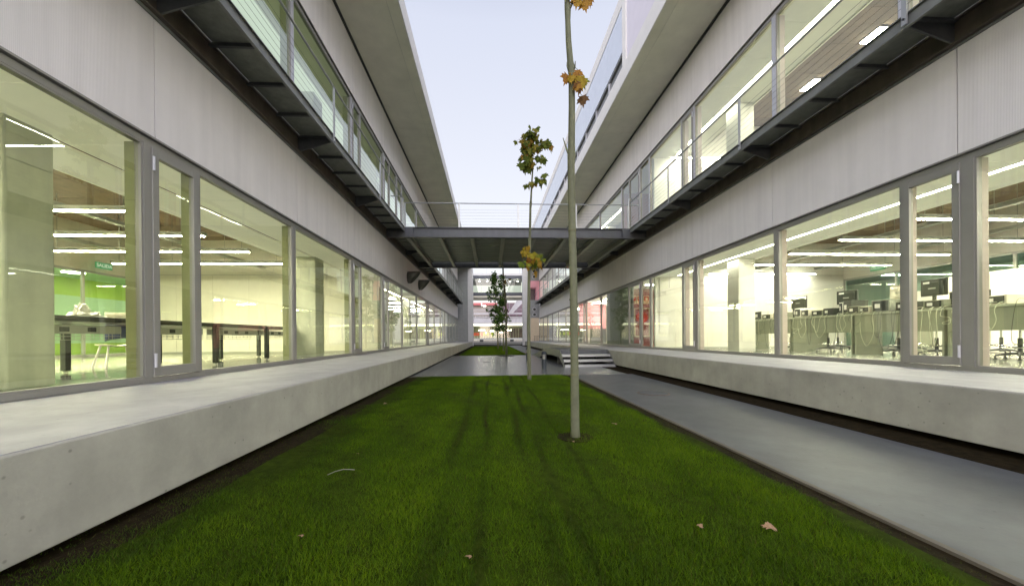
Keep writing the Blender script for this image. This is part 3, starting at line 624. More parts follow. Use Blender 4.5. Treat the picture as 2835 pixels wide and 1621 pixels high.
def chair(x, y, rz, lab):
    t = thing('chair', lab, 'chair', (x, y, FL), None, rz); t.rotation_euler.z = 0
    c, s = math.cos(rz), math.sin(rz); W = lambda a, b, z: (x + a * c - b * s, y + a * s + b * c, FL + z)
    for a, b in ((-.22, -.2), (.22, -.2), (-.22, .2), (.22, .2)):
        MB().tube([W(a * 1.15, b * 1.25, 0), W(a * .8, b * .75, .43)], .016).build('leg', M['paper'], t)
    m = MB(); n = 6
    for i in range(n):
        for j in range(n):
            u, v = i / (n - 1) - .5, j / (n - 1) - .5; m.v.append(W(u * .46, v * .44, .45 - .03 * (1 - 4 * u * u)))
    for i in range(n - 1):
        for j in range(n - 1): a = i * n + j; m.f.append([a, a + n, a + n + 1, a + 1])
    o = m.build('seat', M['beige'], t, smooth=True); so = o.modifiers.new('s', 'SOLIDIFY'); so.thickness = .02
    for rows, nm, mm in (((.50, .82), 'backrest', 'navy'), ((.82, 1.04), 'backrest_rim', 'beige')):
        m = MB()
        for i in range(9):
            for j in range(4):
                u = i / 8 - .5; v = rows[0] + (rows[1] - rows[0]) * j / 3 + (.06 * (1 - 4 * u * u) if j == 0 and nm == 'backrest' else 0)
                m.v.append(W(u * (.48 + .06 * v), .22 + .10 * v - .10 * 4 * u * u * .5, v))
        for i in range(8):
            for j in range(3): a = i * 4 + j; m.f.append([a, a + 4, a + 5, a + 1])
        o = m.build(nm, M[mm], t, smooth=True); so = o.modifiers.new('s', 'SOLIDIFY'); so.thickness = .018
chair(-7.2, 7.3, R(-115), 'navy backed chair with white legs behind the left room table')
# crumpled paper on the table
def crumple(x, y, z, r, name, m, lab, cat, seed, sx=1, sy=1, sz=1):
    rr = random.Random(seed); bm = bmesh.new(); bmesh.ops.create_icosphere(bm, subdivisions=3, radius=r)
    for v in bm.verts: v.co *= .72 + .5 * rr.random(); v.co.x *= sx; v.co.y *= sy; v.co.z = max(-r * .4, v.co.z * sz)
    me = bpy.data.meshes.new(name); bm.to_mesh(me); bm.free(); me.materials.append(m); o = bpy.data.objects.new(name, me); col.objects.link(o); o.location = (x, y, z + r * .4); return tag(o, lab, cat)
crumple(-6.50, 6.10, 1.425, .11, 'crumpled_paper', M['paper'], 'heap of crumpled white paper lying on the black table', 'crumpled paper', 3, 1.6, 1.9, .8)
crumple(-6.50, 6.04, 1.50, .085, 'crumpled_paper', M['paper'], 'upright twist of white paper on top of the paper heap', 'crumpled paper', 9, 1, 1.2, 1.6)
# wall bits
def part(mb, n, m, p): return mb.build(n, m, p)
part(MB().box(-7.8, -7.66, 14.35, 14.364, 1.55, 1.68), 'switch_plate', M['whiteR'], blkL)
def text_mesh(txt, size, loc, rot, m, parent, name='lettering'):
    cu = bpy.data.curves.new(name, 'FONT'); cu.body = txt; cu.size = size; cu.extrude = .002; cu.align_x = 'CENTER'; cu.align_y = 'CENTER'
    tmp = bpy.data.objects.new('tmp', cu); dg = bpy.context.evaluated_depsgraph_get(); me = bpy.data.meshes.new_from_object(tmp.evaluated_get(dg)) if False else None
    col.objects.link(tmp); bpy.context.view_layer.update(); me = bpy.data.meshes.new_from_object(tmp.evaluated_get(bpy.context.evaluated_depsgraph_get()))
    bpy.data.objects.remove(tmp); me.name = name; me.materials.clear(); me.materials.append(m)
    o = bpy.data.objects.new(name, me); col.objects.link(o); o.rotation_euler = rot; o.parent = parent; o.location = Vector(loc) - wloc(parent); return o
for s, x, lab in (('L', -13.14, 'green exit sign above the glazed partition in the left room'), ('R', 14.84, 'green exit sign above the glazed partition in the right room')):
    y, z = 12.9, 3.62
    t = thing('exit_sign', lab, 'sign', (x, y, z)); MB().box(x - .015, x + .015, y - .26, y + .26, z - .1, z + .1).build('panel', M['signg'], t)
    text_mesh('SALIDA', .15, (x + (.02 if s == 'L' else -.02), y, z), (math.pi / 2, 0, math.pi / 2 if s == 'L' else -math.pi / 2), M['signw'], t)

# ------------------------------------------------------------------ right room furniture
def bench(y0, y1, lab):
    x0, x1, zt = 9.2, 10.0, 1.60
    t = thing('lab_bench', lab, 'desk', (9.6, (y0 + y1) / 2, FL), 'long grey computer benches in the right room')
    MB().box(x0, x1, y0 + .005, y1 - .005, zt - .035, zt).build('benchtop', M['bench'], t, bevel=.004)
    MB().box(x0 + .03, x0 + .06, y0 + .04, y1 - .04, 1.13, zt - .04).build('modesty_board', M['bench_d'], t)
    for y in (y0 + .02, y1 - .05): MB().box(x0 + .04, x1 - .05, y, y + .03, FL + .005, zt - .036).build('leg', M['bench_d'], t)
for k, (a, b) in enumerate(((1.2, 3.05), (3.07, 4.92), (4.94, 6.76), (6.78, 8.6), (8.62, 10.46), (10.48, 12.3))):
    bench(a, b, '%s grey bench from the camera in the computer room' % ordn[k])
def monitor(y, x, rz, lab, shell='mon', w=.50, h=.36, z=1.60):
    t = thing('monitor', lab, 'monitor', (x, y, z), 'monitors on the benches')
    c, s = math.cos(rz), math.sin(rz); W = lambda a, b, zz: (x + b * c - a * s, y + a * c + b * s, z + zz)
    def bxr(a0, a1, b0, b1, z0, z1):
        m = MB(); m.v = [W(a, b, q) for q in (z0, z1) for a, b in ((a0, b0), (a1, b0), (a1, b1), (a0, b1))]
        m.f = [[3, 2, 1, 0], [4, 5, 6, 7], [0, 1, 5, 4], [1, 2, 6, 5], [2, 3, 7, 6], [3, 0, 4, 7]]; return m
    o = bxr(-w / 2, w / 2, -.02, .02, .30, .30 + h).build('screen_shell', M[shell], t, bevel=.008)
    bxr(-w / 2 + .05, w / 2 - .06, -.045, -.021, .34, .30 + h - .06).build('back_bulge', M[shell], o, bevel=.01)
    bxr(w / 2 - .20, w / 2 - .08, -.052, -.046, .30 + h - .09, .30 + h - .05).build('paper_label', M['paper'], o)
    bxr(-.07, .07, -.052, -.046, .45, .475).build('badge', M['lgrey'], o)
    bxr(-.03, .03, -.01, .02, .01, .30).build('neck', M[shell], t); bxr(-.12, .12, -.09, .09, 0, .012).build('stand', M[shell], t)
monitor(7.24, 9.62, R(-6), 'large black monitor seen from behind through the glass door')
monitor(9.12, 9.62, R(8), 'black monitor seen from behind in the middle of the long window')
monitor(10.62, 9.62, R(4), 'black monitor seen from behind next to the window mullion')
monitor(7.98, 9.75, R(-4), 'beige monitor seen from behind left of the door frame', 'beige', .46, .34)
monitor(12.0, 13.1, R(0), 'far black monitor at the back of the computer room', 'mon', .45, .32, 1.5)
def device(x, y, z, sx, sy, sz, m, lab, name, rot=0, slots=True):
    t = thing(name, lab, 'instrument', (x, y, z), 'instruments and power supplies on the benches'); c, s = math.cos(rot), math.sin(rot)
    def bb(x0, x1, y0, y1, z0, z1, nm, mm, par, bev=0):
        q = MB(); q.box(x0, x1, y0, y1, z0, z1); q.v = [(x + a * c - b * s, y + a * s + b * c, z + d) for a, b, d in q.v]; return q.build(nm, M[mm], par, bevel=bev)
    body = bb(-sx / 2, sx / 2, -sy / 2, sy / 2, .012, sz, 'case', m, t, .006)
    if slots:
        bb(-sx / 2 - .004, -sx / 2, -sy * .42, sy * .42, .03, sz - .02, 'rear_panel', 'dark' if m != 'dark' else 'lgrey', body)
        bb(-sx / 2 - .007, -sx / 2 - .004, sy * .02, sy * .3, sz * .35, sz * .7, 'paper_label', 'paper', body)
    for a in (-1, 1): bb(-sx * .4, sx * .4, a * sy * .4 - .01, a * sy * .4 + .01, 0, .012, 'foot', 'dark', body)
dv = [(9.45, 3.9, .30, .36, .13, 'beige', 'beige instrument near the right edge of the picture'), (9.42, 4.45, .28, .34, .14, 'bench_d', 'olive instrument with a folded cable on top beside the pink post'),
      (9.5, 4.15, .3, .3, .24, 'beige', 'pale instrument topping the stack at the right edge'), (9.5, 6.1, .26, .3, .12, 'beige', 'beige terminal box just right of the door'), (9.55, 6.62, .28, .30, .22, 'mon', 'black speaker sized box beside the big monitor'),
      (9.4, 6.95, .28, .28, .12, 'bench_d', 'grey box under the big monitor, right one'), (9.38, 7.45, .3, .26, .13, 'mon', 'dark box with a fan under the big monitor'), (9.4, 7.95, .3, .32, .19, 'bench_d', 'olive box with white label left of the door'),
      (9.45, 8.35, .3, .3, .11, 'beige', 'pale flat box left of the beige monitor'), (9.42, 8.62, .26, .24, .13, 'bench_d', 'small olive box with tangled leads'), (9.5, 8.80, .3, .22, .24, 'mon', 'black box right of the middle monitor'),
      (9.55, 8.98, .34, .1, .22, 'paper', 'white case behind the middle monitor'), (9.4, 9.25, .3, .24, .13, 'mon', 'dark box below the middle monitor'), (9.38, 9.6, .3, .24, .11, 'bench_d', 'low olive supply left of the middle monitor'),
      (9.42, 9.95, .32, .26, .14, 'beige', 'pale tilted supply with a white lead'), (9.45, 10.25, .3, .2, .18, 'paper', 'white box beside the mullion'), (9.5, 10.4, .3, .18, .2, 'mon', 'black box beside the mullion'),
      (9.4, 10.95, .3, .3, .13, 'bench_d', 'olive instrument left of the mullion'), (9.45, 11.5, .3, .3, .12, 'beige', 'beige instrument near the pale column'), (9.45, 11.95, .2, .3, .2, 'lgrey', 'grey case beside the pale column')]
for k, (x, y, sx, sy, sz, m, lab) in enumerate(dv): device(x, y, 1.60, sx * 1.3, sy * 1.25, sz * 1.5, m, lab, 'instrument', R(random.uniform(-14, 14)))
def cable(pts, r, m, lab, grp, name='cable'):
    # smooth path through the points
    P = [Vector(p) for p in pts]; out = []
    Q = [P[0]] + P + [P[-1]]
    for i in range(1, len(Q) - 2):
        for k in range(9):
            t = k / 9; a, b, c, d = Q[i - 1], Q[i], Q[i + 1], Q[i + 2]
            out.append(.5 * ((2 * b) + (c - a) * t + (2 * a - 5 * b + 4 * c - d) * t * t + (3 * b - a - 3 * c + d) * t ** 3))
    out.append(P[-1]); o = MB().tube(out, r, 6).build(name, M[m], None, smooth=True); return tag(o, lab, 'cable', grp)
gC = 'cables hanging from the computer benches'
rc = random.Random(5)
for k in range(38):
    y = 3.6 + 8.4 * (k + rc.random() * .8) / 38; dp = rc.choice([.3, .45, .6, .8, .92]); w = rc.uniform(.08, .34); pale = rc.random() < .33
    x = 9.16 - rc.random() * .05; wob = rc.uniform(-.06, .06)
    pts = [(9.36, y, 1.66), (9.2, y, 1.63), (x, y + .01, 1.5), (x + .01, y + wob, 1.58 - dp * .6), (x - .01, y + w * .45, 1.6 - dp), (x, y + w * .9, 1.62 - dp * .7), (x + .01, y + w + wob, 1.45), (9.2, y + w, 1.63), (9.4, y + w, 1.66)]
    if rc.random() < .35: pts = pts[:4] + [(x, y + w, 1.6 - dp), (x - .02, y + w * .2, 1.58 - dp), (x, y + w * .3, 1.7 - dp), (x, y + w * 1.2, 1.75 - dp)] + pts[-2:]
    cable(pts, .0052 if pale else .0038, 'cable_l' if pale else 'cable_d', ('pale' if pale else 'dark thin') + ' cable looping below the grey bench edge', gC + (' (pale)' if pale else ' (dark)'))
cable([(9.3, 4.5, 1.75), (9.1, 4.65, 1.70), (9.05, 4.95, 1.45), (9.05, 5.02, 1.25), (9.05, 4.85, 1.12), (9.05, 4.6, 1.2), (9.05, 4.3, 1.38), (9.05, 4.0, 1.42)], .014, 'cable_l', 'thick pale cable in a wide loop near the right edge of the picture', None)
cable([(9.3, 4.42, 1.68), (9.08, 4.40, 1.60), (9.06, 4.2, 1.40), (9.06, 3.9, 1.3), (9.06, 3.7, 1.28)], .011, 'cable_l', 'thick pale cable crossing the wide loop near the right edge', None)
def stool(x, y, lab, seat=True):
    t = thing('stool', lab, 'stool', (x, y, FL), 'five legged laboratory stools in the right room')
    c = (x, y); a0 = random.uniform(0, 1.2)
    for k in range(5):
        a = a0 + k * 2 * math.pi / 5; ex, ey = x + .30 * math.cos(a), y + .30 * math.sin(a)
        l = MB().tube([(x, y, FL + .13), (x + .15 * math.cos(a), y + .15 * math.sin(a), FL + .115), (ex, ey, FL + .075)], [.028, .022, .014], 8).build('leg', M['dark'], t)
        MB().tube([(ex, ey, FL + .075), (ex, ey, FL + .03)], .012).cyl((ex, ey, FL), .03, .03, n=12).build('glide', M['dark'], l)
    MB().tube([(x, y, FL + .08), (x, y, FL + .42)], .032, 12).build('column', M['dark'], t); MB().tube([(x, y, FL + .42), (x, y, FL + .72)], .016, 10).build('piston', M['chrome'], t)
    ring = [(x + .22 * math.cos(k * .2618), y + .22 * math.sin(k * .2618), FL + .24) for k in range(25)]
    MB().tube(ring, .010, 6, caps=False).build('foot_ring', M['chrome'], t)
    for k in range(3): a = a0 + k * 2.094; MB().tube([(x, y, FL + .2), (x + .22 * math.cos(a), y + .22 * math.sin(a), FL + .24)], .007, 6).build('spoke', M['chrome'], t)
    MB().tube([(x, y, FL + .72), (x, y, FL + .735), (x, y, FL + .775), (x, y, FL + .785)], [.16, .2, .2, .17], 20).build('seat', M['navy'], t)
for k, (x, y) in enumerate(((10.2, 6.35), (10.35, 7.75), (10.15, 8.35), (10.2, 10.25), (10.2, 11.6), (12.2, 7.9), (12.6, 12.3), (12.4, 9.8))):
    stool(x, y, ['nearest lab stool at the right edge of the picture', 'lab stool seen through the glass door', 'lab stool behind the left door frame', 'lab stool below the middle black monitor', 'lab stool beside the window mullion', 'far lab stool right of the pink post', 'farthest lab stool below the middle monitor', 'far lab stool seen through the door'][k])
t = thing('cabinet', 'tall white storage cabinet at the back of the computer room', 'cabinet', (13.6, 8.6, FL)); MB().box(13.2, 14.0, 7.6, 9.9, FL + .02, 2.70).build('carcass', M['whiteR'], t, bevel=.01); MB().box(13.185, 13.198, 8.74, 8.76, FL + .08, 2.65).build('door_gap', M['lgrey'], t)
t = thing('side_table', 'low white table row behind the benches of the computer room', 'table', (12.9, 10.5, FL)); MB().box(12.6, 13.3, 9.95, 13.4, 1.42, 1.46).build('tabletop', M['bench'], t)
for y in (10.0, 11.6, 13.3): MB().box(12.65, 13.25, y, y + .03, FL, 1.42).build('leg', M['bench_d'], t)

# fire wall signs and hose cabinet behind the double door
def sign(x, lab, kind):
    z, y = 2.98, 17.985
    t = thing('fire_sign', lab, 'sign', (x, y, z), 'red fire safety signs on the red wall')
    MB().box(x - .15, x + .15, y - .008, y, z - .24, z + .17).build('plate', M['signc'], t); MB().box(x - .125, x + .125, y - .012, y - .009, z - .10, z + .145).build('red_field', M['signr'], t)
    p = MB()
    if kind == 0: p.box(x - .08, x - .05, y - .016, y - .013, z - .07, z + .11).box(x - .05, x + .05, y - .016, y - .013, z + .03, z + .11)
    elif kind == 1:
        rg = [(x + .06 * math.cos(k * .3142), y - .015, z + .03 + .06 * math.sin(k * .3142)) for k in range(21)]; p.tube(rg, .016, 6, caps=False); p.box(x + .045, x + .07, y - .016, y - .013, z - .07, z + .03)
    else: p.box(x - .06, x - .04, y - .016, y - .013, z - .06, z + .10).box(x - .01, x + .06, y - .016, y - .013, z - .07, z + .07).box(x + .005, x + .03, y - .016, y - .013, z + .07, z + .11)
    p.build('pictogram', M['signc'], t); MB().box(x - .11, x + .11, y - .012, y - .009, z - .19, z - .15).build('caption', M['signr'], t)
for k, x in enumerate((7.38, 7.72, 8.06)): sign(x, ['fire alarm sign, leftmost of three on the red wall', 'fire hose sign, middle of three on the red wall', 'extinguisher sign, rightmost of three on the red wall'][k], k)
t = thing('hose_cabinet', 'glazed fire hose cabinet with red reel on the red wall', 'cabinet', (7.8, 17.9, 1.6)); x0, x1, z0, z1, y = 7.40, 8.22, 1.05, 2.52, 17.9
MB().box(x0, x0 + .04, y, y + .09, z0, z1).box(x1 - .04, x1, y, y + .09, z0, z1).box(x0 + .04, x1 - .04, y, y + .09, z0, z0 + .04).box(x0 + .04, x1 - .04, y, y + .09, z1 - .04, z1).build('frame', M['signc'], t)
MB().tube([(7.8, y + .03, 2.05), (7.8, y + .08, 2.05)], .30, 30).build('hose_reel', M['signr'], t); MB().tube([(7.8, y + .02, 2.05), (7.8, y + .028, 2.05)], .06, 20).build('hub', M['signc'], t)
MB().cyl((7.75, y + .05, 1.12), .06, .4).build('extinguisher', M['redplastic'], t)

# ------------------------------------------------------------------ far end
fb = thing('glazed_link_bridge', 'glazed link bridge with blue grey beams across the far gap', 'bridge', (1.2, 50, 6.7))
MB().box(-6, 5.2, 50, 54, 9.73, 10.04).build('roof_slab', M['fascia'], fb); MB().box(-6, 4.9, 50.02, 50.3, 9.28, 9.72).build('top_beam', M['steel_bl'], fb)
MB().box(-6, 4.9, 50.0, 50.3, 6.92, 7.36).build('bottom_beam', M['steel_bl'], fb); MB().box(-6, 4.9, 50.02, 54, 6.66, 6.90).build('floor_slab', M['beige'], fb)
MB().box(-6, 4.8, 53.9, 54.0, 7.36, 8.85).build('far_glass', M['glow'], fb); MB().box(-6, 4.8, 53.7, 53.8, 8.86, 9.7).build('far_beam', M['steel'], fb)
MB().box(-6, 4.8, 50.3, 54, 9.30, 9.34).build('inner_ceiling', M['steel_dk'], fb)
MB().quad((-6, 50.1, 7.36), (4.8, 50.1, 7.36), (4.8, 50.1, 9.28), (-6, 50.1, 9.28)).build('front_glass', M['glassR'], fb)
for x in (-2.0, -1.1, .2, 2.5, 3.5, 4.3): MB().box(x - .012, x + .012, 50.06, 50.09, 7.37, 9.27).build('mullion', M['lgrey'], fb)
for k, x in enumerate((-1.41, -.31, .77, 2.96, 4.05)): MB().cyl((x, 51.0, 9.02), .065, .09, n=12).build('spot_lamp', M['spot'], fb)
for x in (-2.6, -.37, 1.9, 4.25): MB().box(x - .02, x + .02, 50.1, 50.14, 10.04, 11.05).build('rail_post', M['rail'], fb)
for z in (11.05, 10.8): MB().tube([(-5, 50.12, z), (4.6, 50.12, z)], .02).build('rail', M['rail'], fb)
# cafeteria building
cf = thing('cafeteria_building', 'low white cafeteria building with bright glazed front at the far end', 'building', (1, 62, 0))
MB().box(-20, 22, 61.6, 62, 3.49, 4.5).build('fascia', M['farwhite'], cf); MB().box(-20, 22, 61.9, 80, 3.45, 3.6).build('ceiling', M['white'], cf)
MB().box(-20, 22, 61.9, 62.1, 3.12, 3.44).build('lit_strip', M['warm'], cf)
MB().box(-20, 22, 62, 80, .8, .95).build('floor', M['floor'], cf); MB().box(-20, 22, 79.8, 80, .95, 3.45).build('back_wall', M['bench_d'], cf)
MB().box(-20, 22, 66, 66.1, 2.75, 3.12).build('bulkhead', M['bench_d'], cf)
MB().quad((-20, 62, .95), (22, 62, .95), (22, 62, 3.12), (-20, 62, 3.12)).build('glazing', M['glassR'], cf)
MB().box(.72, 1.12, 62.3, 62.7, .95, 3.12).build('column', M['white'], cf); MB().box(1.02, 1.08, 61.9, 62, .95, 3.12).build('mullion', M['alu'], cf)
for x in (3.8, 4.3, 4.8, 5.3): MB().box(x, x + .06, 66, 66.1, .95, 2.75).build('slat_screen', M['bench'], cf)
for k, (a, b, z, y) in enumerate(((-2.15, -.93, 2.48, 69), (-1.54, -.7, 2.06, 76), (.15, .76, 2.28, 71), (2.04, 2.8, 2.06, 76), (3.13, 4.21, 2.46, 69), (-6, -5, 2.4, 70), (7, 8, 2.4, 70))):
    MB().box(a, b, y, y + .4, z - .04, z + .05 + (.12 if k == 2 else 0)).build('lamp', M['lampfar'], cf)
for z in (5.09, 5.86):
    MB().box(-20, 22, 61.7, 61.74, z, z + (.2 if z < 5.5 else .03)).build('terrace_rail', M['farwhite'], cf)
for x in range(-6, 12, 3): MB().box(x, x + .03, 61.7, 61.73, 4.5, 5.9).build('rail_post', M['rail'], cf)
MB().box(-20, 22, 61.5, 62.6, 4.5, 4.62).build('planter', M['farwhite'], cf)
rs = random.Random(3)
def shrub(x, y, z, r, lab):
    m = MB()
    for k in range(60):
        a, b = rs.uniform(0, 6.28), rs.uniform(0, 1.4); d = r * rs.uniform(.3, 1); p = Vector((x + d * math.cos(a) * math.cos(b) * 1.3, y + d * math.sin(a) * math.cos(b), z + d * math.sin(b)))
        q = Vector((rs.uniform(-1, 1), rs.uniform(-1, 1), rs.uniform(-1, 1))) * .09; w = Vector((rs.uniform(-1, 1), rs.uniform(-1, 1), rs.uniform(-1, 1))) * .09; m.quad(p, p + q, p + w)
    o = m.build('shrub', M['barkB']); o.data.materials[0] = M['leafG']; tag(o, lab, 'shrub', 'small dark shrubs along the far roof terrace')
for k in range(15): shrub(-2.7 + .58 * k + rs.uniform(-.1, .1), 62.0, 4.6, rs.uniform(.16, .26), 'small dark shrub in the planter on the far roof terrace')
def cafe_chair(x, y, m, lab):
    t = thing('cafe_chair', lab, 'chair', (x, y, .95), 'plastic cafeteria chairs')
    MB().box(x - .22, x + .22, y - .2, y + .2, 1.40, 1.43).build('seat', m, t); MB().box(x - .22, x + .22, y - .24, y - .2, 1.43, 1.95).build('backrest', m, t)
    for a in (-.2, .18):
        for b in (-.18, .16): MB().box(x + a, x + a + .03, y + b, y + b + .03, .95, 1.4).build('leg', M['paper'], t)
cc = [(-2.9, 'redplastic', 'red cafeteria chair beside the left pier'), (-2.45, 'redplastic', 'red cafeteria chair, second from the left pier'), (-2.1, 'redplastic', 'red cafeteria chair left of the red table'), (-1.35, 'redplastic', 'red cafeteria chair right of the red table'), (-1.0, 'greenplastic', 'yellow green chair nearest the red ones'), (-.4, 'greenplastic', 'yellow green chair in the middle of the cafeteria'), (.5, 'greenplastic', 'yellow green chair next to the white column'), (.82, 'greenplastic', 'yellow green chair behind the white column')]
for x, m, lab in cc: cafe_chair(x, 64, M[m], lab)
t = thing('cafe_table', 'dark red cafeteria table between red chairs', 'table', (-1.7, 64, .95)); MB().box(-2.0, -1.4, 63.7, 64.3, 1.66, 1.70).build('tabletop', M['redplastic'], t); MB().box(-1.74, -1.66, 63.96, 64.04, .95, 1.66).build('leg', M['lgrey'], t)
lw = thing('long_bench', 'long grey bench on dark blocks in front of the cafeteria', 'bench', (1, 55, 0))
MB().box(-12, 14, 55, 55.6, .74, .96).build('seat', M['fascia'], lw)
for x in (-8, -1.55, 3.13, 9): MB().box(x, x + .55, 55.02, 55.5, .42, .73).build('support', M['steel_dk'], lw)
MB().box(-12, 14, 55.4, 55.6, .36, .73).build('back_face', M['warm' if False else 'farwhite'], lw)
lamp_strip('bench_light', 'light strip hidden under the far long bench', (-12, 14, 55.1, 55.14, .70, .72), M['warm'])
struct(MB().box(-12, 14, 54.6, 56, -.02, .36), 'far_step', M['steel'])
struct(MB().prism([(-3, .34), (-3, .30), (2.4, .03), (2.4, .07)], 1, 46.5, 46.7), 'ramp_edge', M['ledge'])
struct(MB().box(-12, 14, 47.3, 54.6, -.02, .005), 'far_ground', M['soil'])
rb = thing('red_roofed_building', 'distant building with a long red roof above the cafeteria', 'building', (0, 110, 0))
MB().box(-40, 45, 110, 125, 0, 10.9).build('wall', M['brown'], rb); MB().prism([(109, 10.9), (111, 11.8), (126, 11.9), (126, 10.9)], 0, -40, 45).build('roof', M['roofred'], rb)
MB().box(2.3, 5.0, 108.6, 109, 10.6, 12.7).build('roof_unit', M['steel'], rb); MB().box(-2.6, -2.2, 108.4, 108.8, 10.5, 11.6).build('chimney', M['farwhite'], rb); MB().box(-1.9, -1.2, 108.3, 108.5, 10.55, 10.75).build('lamp', M['lampfar'], rb)
wb = thing('brown_building', 'plain brown walled building behind the far roof terrace', 'building', (0, 80, 0)); MB().box(-30, 2.6, 82, 90, 0, 7.7).build('wall', M['brown'], wb); MB().box(-30, 40, 80, 81, 0, 5.4).build('wall', M['farwhite'], wb)
rr_ = thing('glazed_building', 'dark maroon glazed building at the far right behind the white stair', 'building', (8, 76, 0)); MB().box(2.6, 20, 78, 90, 0, 8.6).build('wall', M['dusk'], rr_)
for k in range(5): MB().box(2.7 + k * 1.6, 2.78 + k * 1.6, 77.9, 77.98, 0, 8.5).build('mullion', M['steel'], rr_)
ds = thing('outdoor_stair', 'white diagonal enclosed stair descending from the link bridge', 'stairs', (4, 58, 0))
MB().prism([(3.05, 5.0), (3.75, 5.0), (5.8, 7.1), (6.8, 7.1), (6.8, 8.2), (5.2, 8.2)], 1, 57.9, 58.5).build('flight', M['farwhite'], ds); MB().box(5.6, 6.8, 57.9, 58.5, 0, 7.0).build('support', M['farwhite'], ds)
rk = thing('bike_rack', 'small dark metal rack standing on the right ledge far end', 'rack', (6, 45.7, FL)); 
MB().tube([(5.75, 45.9, FL), (5.75, 45.9, FL + .66), (6.4, 45.9, FL + .66), (6.4, 45.9, FL)], .025).build('frame', M['dark'], rk); MB().tube([(5.97, 45.9, FL), (5.97, 45.9, FL + .66)], .02).tube([(6.2, 45.9, FL), (6.2, 45.9, FL + .66)], .02).build('bar', M['dark'], rk)

# ------------------------------------------------------------------ trees
MAPLE = [(0, 0), (.10, -.02), (.34, -.10), (.26, .08), (.50, .14), (.42, .26), (.56, .46), (.34, .44), (.26, .50), (.20, .72), (.09, .70), (0, 1.0)]
MAPLE = MAPLE + [(-x, y) for x, y in MAPLE[-2:0:-1]]
def leaf(m, tones, tone, base, dirn, side, size, cup=.25):
    d = Vector(dirn).normalized(); s = Vector(side); s = (s - d * s.dot(d)).normalized(); n = d.cross(s)
    i = len(m.v); base = Vector(base)
    m.v.append(tuple(base + d * size * .4 - n * size * .04)); k = len(MAPLE)
    for x, y in MAPLE: m.v.append(tuple(base + s * x * size + d * y * size - n * size * cup * (x * x * 1.6 + .5 * (y - .4) ** 2)))
    for j in range(k): m.f.append([i, i + 1 + j, i + 1 + (j + 1) % k])
    tones += [tone] * (k + 1)
def foliage(m, tones, name, mt, parent):
    o = m.build(name, mt, parent); a = o.data.attributes.new('tone', 'FLOAT', 'POINT'); a.data.foreach_set('value', tones); return o
def droop(m, tn, r, c, n, sp, size, tone, stalks=None, hang=.8):
    c = Vector(c)
    for _ in range(n):
        o = Vector((r.gauss(0, sp[0]), r.gauss(0, sp[1]), r.gauss(0, sp[2]))); b = c + o
        out = Vector((o.x + r.uniform(-.05, .05), o.y + r.uniform(-.05, .05), 0)); out = out.normalized() if out.length > .01 else Vector((1, 0, 0))
        d = out * (1 - hang) + Vector((r.uniform(-.25, .25), r.uniform(-.25, .25), -hang)); s = Vector((r.uniform(-1, 1), r.uniform(-.6, .6), r.uniform(-.15, .15)))
        leaf(m, tn, min(1, max(0, r.gauss(*tone))), b, d, s, size * r.uniform(.6, 1.15), r.uniform(.1, .5))
        if stalks is not None: stalks.tube([c + Vector((0, 0, -.03)), (c + b) / 2 + Vector((0, 0, .03)), b], .0022, 4)
# near tree
r1 = random.Random(11)
t = thing('young_maple', 'nearest young maple with a thin pale trunk and few orange leaves', 'tree', (.9, 3.76, 0), 'young maples in the lawn')
pts = [(.9, -.02, .056), (.9, .10, .046), (.9, .8, .042), (.892, 1.59, .041), (.885, 2.35, .039), (.88, 2.9, .038), (.884, 3.01, .043), (.885, 3.12, .037), (.89, 3.53, .034), (.89, 3.87, .033), (.885, 3.93, .040), (.877, 4.0, .033), (.862, 4.22, .030), (.857, 4.44, .028), (.858, 4.57, .034), (.852, 4.66, .028), (.86, 5.2, .022), (.88, 5.9, .012)]
MB().tube([(a, 3.76 + .01 * math.sin(z * 3), z) for a, z, _ in pts], [r for _, _, r in pts], 14).build('trunk', M['barkA'], t, smooth=True)
for a, b in ((((.875, 3.76, 2.97), (.835, 3.75, 3.05), (.79, 3.74, 3.18))), ((.87, 3.76, 3.88), (.845, 3.75, 3.95), (.842, 3.75, 3.99))), (((.88, 3.76, 3.88), (.925, 3.75, 3.93), (.93, 3.75, 4.0)), ((.86, 3.76, 4.53), (.93, 3.74, 4.66), (1.02, 3.72, 4.9))):
    for q in (a, b): MB().tube(q, [.014, .010, .004], 8).build('branch', M['barkA'], t, smooth=True)
m = MB(); tn = []; sk = MB()
for bx, bz, dx, tone, sz in ((.84, 3.83, -.35, .28, .13), (.90, 3.85, .05, .40, .13), (.94, 3.86, .25, .30, .12), (.99, 3.83, .30, .72, .15), (.97, 3.79, .18, .55, .15), (.955, 3.72, -.05, .10, .14), (1.0, 3.63, .1, .03, .13), (.93, 3.70, -.2, .35, .10),
                              (.87, 3.80, -.02, .5, .10), (.90, 4.70, .1, .35, .14), (.95, 4.66, -.1, .42, .14), (1.03, 4.64, .15, .35, .14), (1.09, 4.76, .2, .30, .15), (.99, 4.72, 0, .2, .1), (.93, 4.80, -.2, .3, .15), (1.05, 4.95, .3, .4, .15), (.8, 5.2, -.3, .5, .15), (.95, 5.3, .3, .6, .15)):
    b = Vector((bx, 3.74 + r1.uniform(-.08, .04), bz)); leaf(m, tn, tone, b, (dx, r1.uniform(-.2, .2), -1), (1, r1.uniform(-.6, .6), 0), sz, .35)
    sk.tube([(.885, 3.76, bz + .06), (b + Vector((.88, 3.76, bz + .12))) / 2, b], .0025, 5)
foliage(m, tn, 'foliage', M['leafY'], t); sk.build('leaf_stalks', M['barkA'], t)
for z, rr0 in ((.67, .0445), (1.47, .0435), (2.2, .042)): MB().tube([(.897 - .005 * z, 3.76, z), (.897 - .005 * z, 3.76, z + .012)], rr0, 14).build('bark_scar', M['barkB'], t)
